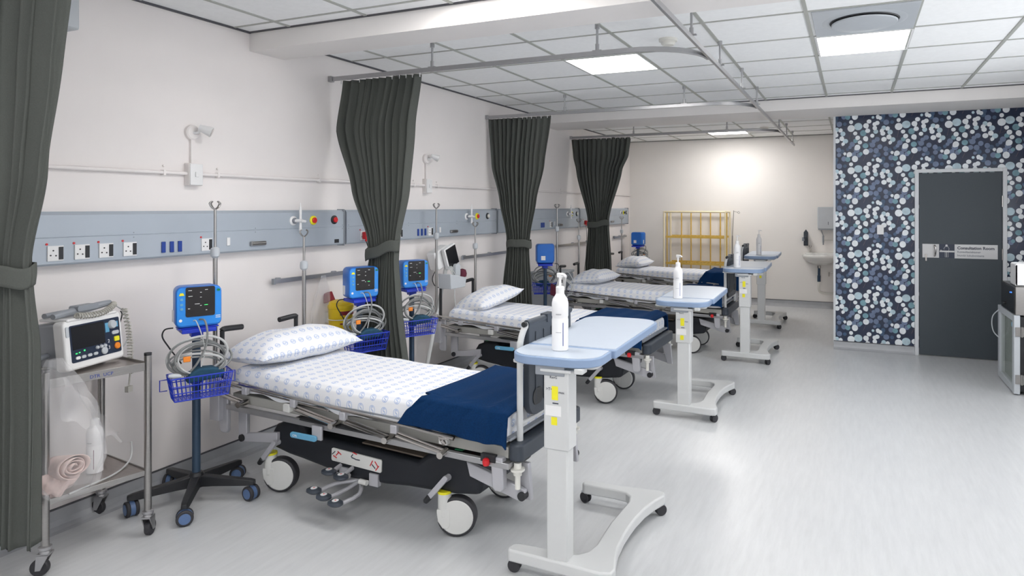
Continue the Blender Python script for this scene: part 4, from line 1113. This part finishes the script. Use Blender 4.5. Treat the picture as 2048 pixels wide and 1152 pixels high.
# ------------------------------------------------------------------ vital signs monitors on stands
def build_monitor(label):
    t = thing('vital_signs_monitor', label, 'monitor')
    # five star base
    mb = MB()
    for k in range(5):
        a = R(72 * k + 52)
        X = Matrix.Rotation(a, 4, 'Z')
        vs = []
        for (x, hw, z0, z1) in ((.0, .030, .085, .150), (.10, .026, .088, .140), (.30, .020, .085, .118), (.325, .016, .088, .112)):
            vs += [(x, -hw, z0), (x, hw, z0), (x, hw * .8, z1), (x, -hw * .8, z1)]
        fs = [(i * 4 + j, i * 4 + (j + 1) % 4, i * 4 + 4 + (j + 1) % 4, i * 4 + 4 + j) for i in range(3) for j in range(4)] + [(0, 1, 2, 3), (12, 13, 14, 15)]
        mb.add(vs, fs, 0, X)
    mb.lathe([(.04, .08), (.046, .10), (.044, .14), (.03, .165)])
    part('star_base', mb, 'black', t, bevel=.004)
    for k in range(5):
        a = R(72 * k + 52); q = (25, 60, -30, 10, 80)[k]
        X = Matrix.Translation((.305 * math.cos(a), .305 * math.sin(a), 0)) @ Matrix.Rotation(R(q), 4, 'Z')
        mb = MB().cyl((0, -.030, .041), (0, -.011, .041), .041, X=X, n=24).cyl((0, .011, .041), (0, .030, .041), .041, X=X, n=24)
        c = part('castor', mb, 'tyre', t, bevel=.005)
        part('castor_hub', MB().cyl((0, -.011, .041), (0, .011, .041), .038, X=X, n=24).cyl((0, -.0315, .041), (0, .0315, .041), .028, X=X, n=20).cyl((0, 0, .05), (0, 0, .092), .010, X=X), 'castor_blue', c)
    pl = part('pole', MB().cyl((0, 0, .14), (0, 0, .99), .0215, n=20), 'pole_blue', t)
    mb = MB().box(-.09, .09, -.085, .085, .962, .985).box(-.02, .075, -.10, .10, .985, .992).box(-.03, .03, -.03, .03, .93, .965)
    part('bracket', mb, 'royal_blue', t, bevel=.004)
    # case
    def sec(x, k, zoff=0):
        o = []
        pts = rrect(-.114 * k, .114 * k, .995 + (1 - k) * .02, 1.215 - (1 - k) * .03, .028, 4)
        for (y, z) in pts:
            z += (1 - (y / .114) ** 2) * .010 * (1 if z > 1.1 else 0)
            o.append((x, y, z))
        return o
    secs = [sec(-.070, .84), sec(-.05, .93), sec(.03, .985), sec(.062, 1.0), sec(.075, .985)]
    n = len(secs[0]); mb = MB()
    vs = [p for s_ in secs for p in s_]
    fs = [(i * n + j, i * n + (j + 1) % n, (i + 1) * n + (j + 1) % n, (i + 1) * n + j) for i in range(len(secs) - 1) for j in range(n)] + [tuple(range(n)), tuple(range((len(secs) - 1) * n, len(secs) * n))[::-1]]
    mb.add(vs, fs, 0)
    cs = part('case', mb, 'blue_body', t, bevel=.004)
    part('bezel', MB().prism([(p[0], p[1]) for p in rrect(-.108, .110, 1.003, 1.213, .024, 4)], .070, .078, 'x'), 'blue_light', cs, bevel=.003)
    part('display', MB().prism(rrect(-.066, .078, 1.052, 1.216, .010), .078, .0815, 'x'), 'screen', cs)
    mb = MB()
    for (y, z, l) in ((-.045, 1.198, .018), (.035, 1.198, .014), (-.043, 1.166, .02), (.008, 1.185, .008), (.008, 1.158, .008), (-.01, 1.122, .024), (.008, 1.112, .007), (-.05, 1.098, .01), (.035, 1.085, .008)):
        mb.box(.0816, .0820, y - l / 2, y + l / 2, z - .0013, z + .0013)
    mb.box(.0816, .0820, .025, .042, 1.112, 1.115, 1)
    part('display_marks', mb, ['white_plastic', 'led_green'], cs, smooth=False)
    part('alarm_button', MB().prism([(-.098, 1.172), (-.072, 1.172), (-.078, 1.186), (-.092, 1.186)], .078, .082, 'x'), 'yellow', cs)
    for z in (1.150, 1.122, 1.098): part('button', MB().prism(rrect(-.093, -.078, z - .006, z + .006, .005), .078, .082, 'x'), 'sky_plastic', cs)
    part('logo', MB().cyl((.078, -.09, 1.035), (.080, -.09, 1.035), .008), 'white_plastic', cs)
    part('green_button', MB().prism(rrect(.088, .104, 1.186, 1.198, .005), .078, .082, 'x'), 'green', cs)
    mb = MB().box(-.03, .0, -.1145, -.110, 1.02, 1.085).box(-.0715, -.067, -.0, .05, 1.03, 1.08)
    split('sticker', mb, 'white_plastic', cs)
    mb = MB().text('CARE', .009, XF(.0785, .083, 1.045), 0).text('V100', .009, XF(.0785, .083, 1.033), 0)
    part('lettering', MB().box(.0782, .0786, .082, .106, 1.046, 1.050).box(.0782, .0786, .082, .106, 1.036, 1.040), 'white_plastic', cs)
    # wire basket
    mb = MB()
    x0, x1, y0, y1, z0, z1 = .03, .175, -.15, .15, .615, .74
    def ring(z, ins=0, r=.003): mb.tube([(x0 + ins, y0 + ins, z), (x1 - ins, y0 + ins, z), (x1 - ins, y1 - ins, z), (x0 + ins, y1 - ins, z)], r, n=6, closed=True)
    ring(z1, 0, .0045); ring(z1 - .045, .006); ring(z0, .02, .004); ring((z0 + z1) / 2 - .02, .012)
    N = 14
    for i in range(N + 1):
        y = y0 + (y1 - y0) * i / N; yi = y0 + .02 + (y1 - y0 - .04) * i / N
        mb.tube([(x1, y, z1), (x1 - .02, yi, z0), (x0 + .02, yi, z0), (x0, y, z1)], .0022, n=5)
    for i in range(1, 6):
        x = x0 + (x1 - x0) * i / 6
        mb.tube([(x, y0, z1), (x, y0 + .02, z0), (x, y1 - .02, z0), (x, y1, z1)], .0022, n=5)
    for s in (-1, 1):
        mb.tube([(x0 + .03, s * .15, z1 - .02), (x0 + .03, s * .185, z1 - .02), (x0 + .03, s * .185, z1 - .08), (x0 + .03, s * .15, z1 - .08)], .003, n=6)
    mb.box(x0 - .035, x0, -.03, .03, z1 - .07, z1 - .02)
    part('wire_basket', mb, 'royal_blue', t)
    mb = MB()
    q = random.Random(4)
    for k in range(8):
        rx, rz, c = .05 + .008 * k, .060 + .008 * (k % 4), (.07 + .012 * (k % 3), q.uniform(-.02, .02), .785 + .008 * k)
        tl_ = q.uniform(-.4, .4)
        mb.tube([(c[0] + .03 * math.sin(a + k) + .02, c[1] + (rz + .06) * math.cos(a), c[2] + rx * math.sin(a) + tl_ * .04 * math.cos(a)) for a in [2 * PI * i / 10 for i in range(10)]], .0068 if k % 2 else .0052, n=7, smooth=4, closed=True, m=1 if k % 3 == 1 else 0)
    mb.tube([(.085, .0, 1.035), (.12, .02, 1.03), (.135, .03, .96), (.13, .02, .88), (.13, -.02, .80), (.12, -.05, .76)], .0055, n=7, smooth=5, m=0)
    mb.tube([(.085, -.03, 1.03), (.11, -.02, 1.03), (.125, .005, .95), (.12, .02, .86), (.13, .0, .78)], .003, n=6, smooth=5, m=1)
    part('cuff_hose', mb, ['cable_grey', 'cable_light'], t, label='coiled grey hoses and leads')
    part('cuff', MB().prism([(-.07, .70), (.10, .71), (.12, .745), (.06, .772), (-.01, .775), (-.06, .75)], .07, .15, 'x'), 'teal_cloth', t, bevel=.01, label='dark teal pressure cuff in the basket')
    part('cable_tag', MB().box(.12, .13, -.085, -.05, .815, .845), 'orange', t, bevel=.003, label='orange tag')
    part('probe', MB().lathe([(.006, 0), (.012, .01), (.014, .04), (.008, .06)], X=Matrix.Translation((.16, -.10, .75)) @ Matrix.Rotation(R(80), 4, 'X')), 'light_grey', t)
    part('power_cord', MB().tube([(-.02, -.11, .985), (-.02, -.15, .98), (-.03, -.16, .94), (-.03, -.13, .88), (-.03, -.10, .83), (-.02, -.07, .78)], .004, smooth=5, n=7), 'black', t)
    return t
m1 = build_monitor('blue vital signs monitor on a castor stand left of the nearest bed'); m1['group'] = 'blue vital signs monitors'
m1.location = (.365, 2.59, 0); m1.rotation_euler = (0, 0, R(-27))
dup(m1, (.42, 3.86, 0), R(-24), 'blue vital signs monitor in front of the first tied curtain, near the yellow bin')
dup(m1, (.40, 4.51, 0), R(-28), 'blue vital signs monitor just right of the first tied curtain')
dup(m1, (.40, 7.08, 0), R(118), 'blue vital signs monitor seen from behind, beside the grey cupboard')
dup(m1, (.31, 11.02, 0), R(85), 'blue vital signs monitor seen from behind in the far corner')

# white monitor on stand at the second bed
t = thing('patient_monitor', 'white patient monitor with tilted screen on a stand by the second bed', 'monitor', (.20, 4.95, 0), 0)
UP = Matrix.Translation((.03, .28, 0))
part('stand_pole', MB().cyl((0, .0, .06), (.025, .33, 1.12), .018), 'table_white', t)
mb = MB()
for k in range(4):
    a = R(90 * k + 45); mb.tube([(0, 0, .075), (.15 * math.cos(a), .15 * math.sin(a), .065)], .016)
    mb.cyl((.14 * math.cos(a), .14 * math.sin(a) - .012, .03), (.14 * math.cos(a), .14 * math.sin(a) + .012, .03), .03, m=1)
part('stand_base', mb, ['table_white', 'tyre'], t)
TX = UP @ Matrix.Translation((.02, .06, 1.19)) @ Matrix.Rotation(R(-6), 4, 'Z') @ Matrix.Rotation(R(20), 4, 'X')
part('monitor_case', MB().prism(rrect(-.11, .11, -.10, .08, .02), -.12, -.02, 'x', X=Matrix.Translation((-.01, -.06, 0)) @ TX), 'white_plastic', t, bevel=.01)
sc_ = part('screen_housing', MB().prism(rrect(-.085, .085, -.105, .105, .012), -.01, .03, 'x', X=TX), 'white_plastic', t, bevel=.005)
part('display', MB().prism(rrect(-.068, .078, -.09, .092, .004), .030, .033, 'x', X=TX), 'screen', sc_)
mb2 = MB().prism([(-.10, 1.04), (.17, .985), (.15, .895), (-.09, .90)], .0, .14, 'x', X=UP)
part('tray_basket', mb2, 'light_grey', t, bevel=.006)
part('cuff', MB().lathe([(.01, -.04), (.04, -.03), (.045, 0), (.035, .035), (.01, .045)], c=(.09, .17, 1.02), X=UP), 'maroon', t)
mb = MB()
for k in range(3): mb.tube([(.05, .0 + .02 * k, 1.1), (.09, .01 + .03 * k, 1.03), (.08, .05 + .02 * k, .98)], .005, smooth=4, X=UP)
mb.tube([(.12, .0, .93), (.14, -.03, .80), (.13, .06, .55), (.15, .18, .48), (.14, .22, .60), (.12, .12, .72)], .004, smooth=6, X=UP)
part('lead', mb, 'cable_light', t)
part('lead_hanger', MB().prism(rrect(.05, .13, .99, 1.12, .03), .06, .10, 'x', X=UP), 'light_grey', t, bevel=.006)
part('power_cord', MB().tube([(-.03, -.08, 1.08), (-.04, -.13, 1.0), (-.03, -.11, .93), (.0, -.06, .90)], .004, smooth=5, X=UP), 'black', t)

# sharps bin, bag on rail, cupboard
t = thing('sharps_bin', 'yellow round sharps bin in a white wire holder on the wall', 'bin', (.14, 3.97, .68))
part('bin_body', MB().lathe([(.078, 0), (.084, .02), (.092, .20), (.096, .205), (.096, .225), (.086, .235)], n=32), 'sharps_yellow', t)
part('lid', MB().lathe([(.088, .235), (.085, .25), (.05, .262), (.001, .264)], n=32), 'sharps_yellow', t)
part('flap', MB().prism([(-.05, .255), (.03, .262), (.01, .34), (-.03, .33)], -.03, .03, 'x', X=Matrix.Rotation(R(-14), 4, 'Y') @ Matrix.Translation((-.04, -.0, .0))), 'dark_red', t, bevel=.008, label='dark red bag flap on the lid')
mb = MB()
for z0, z1 in ((.155, .185), (.085, .095), (.005, .018)):
    n = 10; vs = [((.0885 + .02 * zz) * math.cos(R(-50 + 10 * i)), (.0885 + .02 * zz) * math.sin(R(-50 + 10 * i)), zz) for zz in (z0, z1) for i in range(n + 1)]
    mb.add([(v[0] * 1.03, v[1] * 1.03, v[2]) for v in vs], [(i, i + 1, n + 2 + i, n + 1 + i) for i in range(n)], 0)
part('warning_label', mb, 'dark_red', t)
part('wire_holder', MB().tube([(.094 * math.cos(R(a)), .094 * math.sin(R(a)), .12) for a in range(0, 360, 30)], .003, closed=True, smooth=3).box(-.14, -.088, -.02, .02, .08, .16), 'white_plastic', t)
def hb(a, b):
    th = 2 * PI * a; z = 1.14 - .42 * b
    r = .02 + .075 * math.sin(min(1, b * 1.1) * PI * .55); wob = 1 + .10 * math.sin(5 * th + 9 * b) + .07 * math.sin(9 * th - 6 * b)
    return (.075 + r * .35 * wob * math.cos(th), 3.83 + .03 * (1 - b) + r * wob * math.sin(th), z)
tag(part('clear_bag', MB().surf(hb, 48, 30), 'bag', flat_angle=180), 'clear plastic bag hanging from the wall rail left of the yellow bin', 'bag')
t = thing('bedside_cupboard', 'light grey bedside cupboard against the wall beyond the second curtain', 'cupboard', (.225, 7.71, 0))
part('body', MB().box(-.21, .16, -.24, .24, .06, .81), 'light_grey', t, bevel=.004)
part('top', MB().box(-.22, .18, -.25, .25, .81, .84), 'light_grey', t, bevel=.006)
for z0, z1 in ((.64, .79), (.09, .62)):
    d = part('drawer' if z0 > .5 else 'door', MB().box(.161, .175, -.225, .225, z0, z1), 'panel_grey', t, bevel=.003)
    part('handle', MB().tube([(.175, -.05, z1 - .03), (.192, -.045, z1 - .03), (.192, .045, z1 - .03), (.175, .05, z1 - .03)], .004), 'steel', d)

# small white device hung at the head of the third bed
t = thing('ear_thermometer_dock', 'white device holder with maroon cuff hanging by the monitor seen from behind', 'device', (.62, 7.05, .72))
part('device_body', MB().prism([(-.06, .0), (.05, -.04), (.07, .14), (-.01, .16)], -.02, .02, 'y'), 'white_plastic', t, bevel=.006)
part('device_grip', MB().box(-.005, .03, -.03, -.018, .05, .09), 'black', t, bevel=.004)
part('cuff', MB().prism([(-.13, .04), (-.04, -.02), (-.02, -.13), (-.14, -.10)], -.02, .03, 'y'), 'maroon', t, bevel=.015)
mb = MB()
for k in range(3): mb.tube([(.03, 0, .10), (.12, .02, .06 - .02 * k), (.14 - .02 * k, .02, -.06), (.02, .03, -.12 - .02 * k), (-.06, .02, -.08)], .004, smooth=6, n=6)
mb.tube([(.03, .0, .16), (.10, .0, .17), (.15, .02, .06), (.12, .02, -.03)], .004, smooth=6, n=6)
part('lead', mb, 'cable_light', t)
part('mount_arm', MB().tube([(-.32, .09, -.02), (-.16, .05, .0), (-.03, .01, .03)], .008), 'pole_blue', t)

# ------------------------------------------------------------------ far wall: gold rack, drip stand, sink, dispensers
t = thing('shelf_rack', 'cream and gold painted metal shelf rack against the back wall', 'shelf', (0, 0, 0))
gx0, gx1, gy0, gy1 = .79, 1.83, 10.98, 11.42
mb = MB()
for x in (gx0, gx1):
    for y in (gy0, gy1): mb.cyl((x, y, .06), (x, y, 1.585), .016, n=12)
for z in (1.575,):
    mb.tube([(gx0, gy0, z), (gx1, gy0, z), (gx1, gy1, z), (gx0, gy1, z)], .016, closed=True, n=10)
part('frame', mb, 'gold_cream', t)
for i in range(5):
    x = gx0 + .17 * (i + 1) + .03
    part('upright', MB().cyl((x, gy1 - .01, .3), (x, gy1 - .01, 1.57), .011, n=10), 'gold', t)
part('side_bar', MB().cyl((gx1, gy0 + .15, .3), (gx1, gy0 + .15, 1.57), .010, n=10).cyl((gx0, gy0 + .2, .3), (gx0, gy0 + .2, 1.57), .010, n=10), 'gold', t)
for z in (1.15, .70, .28):
    mb = MB().box(gx0 + .03, gx1 - .02, gy0 + .0, gy0 + .02, z - .018, z + .018).box(gx0 + .03, gx1 - .02, gy1 - .03, gy1 - .01, z - .018, z + .018)
    for i in range(16):
        x = gx0 + .05 + (gx1 - gx0 - .1) * i / 15; mb.cyl((x, gy0 + .01, z), (x, gy1 - .02, z), .008, n=8)
    part('shelf', mb, 'gold', t)
for x in (gx0, gx1):
    for y in (gy0, gy1): part('castor', MB().cyl((x - .015, y, .035), (x + .015, y, .035), .035), 'tyre', t)
t = thing('drip_stand', 'thin dark drip stand with a hook beside the gold rack', 'drip stand', (1.92, 11.15, 0))
part('pole', MB().cyl((0, 0, .10), (0, 0, 1.18), .010).cyl((0, 0, 1.18), (.02, 0, 1.60), .006), 'steel', t)
part('hook', MB().tube([(.02, 0, 1.585), (.07, 0, 1.575), (.10, 0, 1.55), (.12, 0, 1.565), (.10, 0, 1.585), (.085, 0, 1.57)], .004, smooth=4), 'steel', t)
mb = MB()
for k in range(4):
    a = R(90 * k + 20); mb.tube([(0, 0, .12), (.2 * math.cos(a), .2 * math.sin(a), .04)], .010).cyl((.2 * math.cos(a) - .01, .2 * math.sin(a), .022), (.2 * math.cos(a) + .01, .2 * math.sin(a), .022), .022)
part('base', mb, 'black', t)

t = thing('wash_basin', 'white wall mounted wash basin beside the patterned wall', 'sink', (3.29, YW, .87))
def bas(a, b):
    th = PI * a
    k = [(1.0, .0), (1.0, -.02), (.93, -.055), (.75, -.10), (.45, -.14), (.12, -.155)]
    q = b * 5; i = min(int(q), 4); f = q - i; s_ = k[i][0] + (k[i + 1][0] - k[i][0]) * f; z = k[i][1] + (k[i + 1][1] - k[i][1]) * f
    return (-.28 * s_ * math.cos(th), -.38 * s_ * max(0, math.sin(th)) ** .75 - .005, z)
part('bowl', MB().surf(bas, 30, 20), 'porcelain', t, solid=.012, flat_angle=180)
part('rim', MB().prism([(-.28 * math.cos(PI * i / 24), -.38 * math.sin(PI * i / 24) ** .75 - .005 if i not in (0, 24) else -.005) for i in range(25)], -.012, .012, 'z'), 'porcelain', t, bevel=.008)
part('splash_back', MB().box(-.24, .24, -.07, -.005, .0, .04), 'porcelain', t, bevel=.01)
part('tap', MB().cyl((-.16, -.05, .03), (-.16, -.05, .13), .014).tube([(-.16, -.05, .10), (-.16, -.13, .12), (-.16, -.16, .09)], .010, smooth=4).lathe([(.022, .13), (.022, .15), (.012, .165)], c=(-.16, -.05, 0)), 'chrome', t)
part('waste_trap', MB().cyl((-.02, -.16, -.16), (-.02, -.16, -.20), .030, m=1).cyl((-.02, -.16, -.20), (-.02, -.16, -.38), .020).cyl((-.02, -.16, -.32), (-.02, -.16, -.42), .026), ['pole_blue', 'chrome'], t)
part('waste_pipe', MB().tube([(-.02, -.16, -.42), (-.02, -.16, -.56), (.03, -.12, -.60), (.10, -.08, -.61), (.27, -.05, -.61)], .020, smooth=5), 'offwhite_plastic', t)
part('supply_pipe', MB().cyl((.12, -.03, -.28), (.27, -.03, -.28), .008).cyl((.13, -.05, -.34), (.13, -.05, -.27), .010), 'chrome', t)
t = thing('towel_dispenser', 'pale blue grey paper towel dispenser above the wash basin', 'dispenser', (3.40, YW, 1.30))
part('case', MB().prism(rrect(-.155, .15, .0, .36, .02), -.13, -.001, 'y'), 'light_grey', t, bevel=.012)
part('lip', MB().box(-.145, .145, -.128, -.01, -.012, .004), 'mid_grey', t)
part('sight_slot', MB().box(.005, .012, -.132, -.129, .07, .12), 'black', t)
t = thing('soap_dispenser', 'dark slim wall dispenser left of the wash basin', 'dispenser', (3.06, YW, 1.16))
part('back_plate', MB().prism([(-.035, -.14), (.035, -.14), (.035, .08), (.0, .13), (-.035, .08)], -.02, -.001, 'y'), 'slate_plastic', t, bevel=.004)
part('holder', MB().prism(rrect(-.03, .03, -.12, .04, .01), -.07, -.02, 'y').cyl((0, -.085, -.02), (0, -.085, .02), .03).cyl((-.035, -.07, -.06), (-.035, -.07, .0), .022, m=1), ['slate_plastic', 'mid_grey'], t, bevel=.004)
t = thing('elbow_tap', 'grey elbow lever tap with a pipe on the wall under the towel dispenser', 'tap', (3.33, YW, 1.14))
part('valve', MB().cyl((0, -.04, -.06), (0, -.04, .05), .014).cyl((0, -.04, -.10), (0, -.04, -.06), .010).cyl((-.0, -.04, .05), (-.03, -.08, .14), .006), 'mid_grey', t)
part('pipe', MB().cyl((0, -.02, -.03), (.24, -.02, -.03), .007), 'offwhite_plastic', t)

# ------------------------------------------------------------------ fridge, steel box, organiser at the right edge
t = thing('glass_door_fridge', 'small white fridge with glass door at the right edge', 'fridge', (0, 0, 0))
part('cabinet', MB().box(5.180, 5.66, 6.86, 7.54, .02, .70), 'white_plastic', t, bevel=.008)
part('door_gap', MB().box(5.137, 5.181, 6.868, 7.53, .03, .69), 'black', t)
mb = MB()
for a in ((6.845, 6.92, .01, .705), (7.475, 7.55, .01, .705), (6.92, 7.475, .01, .07), (6.92, 7.475, .645, .705)): mb.box(5.09, 5.137, *a)
d = part('door', mb, 'light_grey', t, bevel=.004)
part('glass_pane', MB().box(5.105, 5.112, 6.915, 7.48, .065, .65), 'glass', d)
part('handle', MB().tube([(5.09, 7.50, .66), (5.045, 7.515, .60), (5.035, 7.52, .52), (5.05, 7.515, .44), (5.09, 7.50, .39)], .005, smooth=5), 'light_grey', d)
for z in (.14, .56): part('hinge', MB().box(5.10, 5.19, 6.838, 6.846, z - .04, z + .04).cyl((5.148, 6.838, z - .045), (5.148, 6.838, z + .045), .010), 'steel', d)
part('round_sticker', MB().cyl((5.103, 7.0, .60), (5.105, 7.0, .60), .022), 'sky_plastic', d)
part('interior_shelf', MB().box(5.15, 5.16, 6.93, 7.46, .20, .205).box(5.15, 5.16, 6.93, 7.46, .27, .275).box(5.15, 5.16, 6.93, 7.46, .34, .345), 'light_grey', t)
t = thing('steel_box', 'stainless steel appliance box with dark front on top of the fridge', 'appliance', (0, 0, 0))
part('case', MB().box(5.10, 5.62, 6.84, 7.40, .705, .955), 'steel', t, bevel=.006)
fp_ = part('front_panel', MB().box(5.090, 5.101, 6.85, 7.39, .715, .945), 'screen', t, bevel=.002)
part('blue_light', MB().box(5.0885, 5.0905, 6.93, 6.96, .89, .90).box(5.0885, 5.0905, 6.99, 7.01, .885, .895), 'led_blue', fp_)
part('dark_knob', MB().cyl((5.075, 7.25, .76), (5.09, 7.25, .76), .014), 'black', fp_)
t = thing('acrylic_organiser', 'white and clear organiser rack standing on the steel box', 'organiser', (5.33, 7.0, .957))
mb = MB().prism(rrect(-.22, .22, 0, .20, .02), -.10, -.085, 'y').prism(rrect(-.22, .22, 0, .20, .02), .085, .10, 'y').box(-.22, .22, -.1, .1, 0, .012).box(-.22, -.20, -.1, .1, .0, .19)
part('rack', mb, 'white_plastic', t, bevel=.004)
split('divider', MB().box(-.10, -.09, -.085, .085, .012, .15).box(.03, .04, -.085, .085, .012, .15), 'light_grey', t)
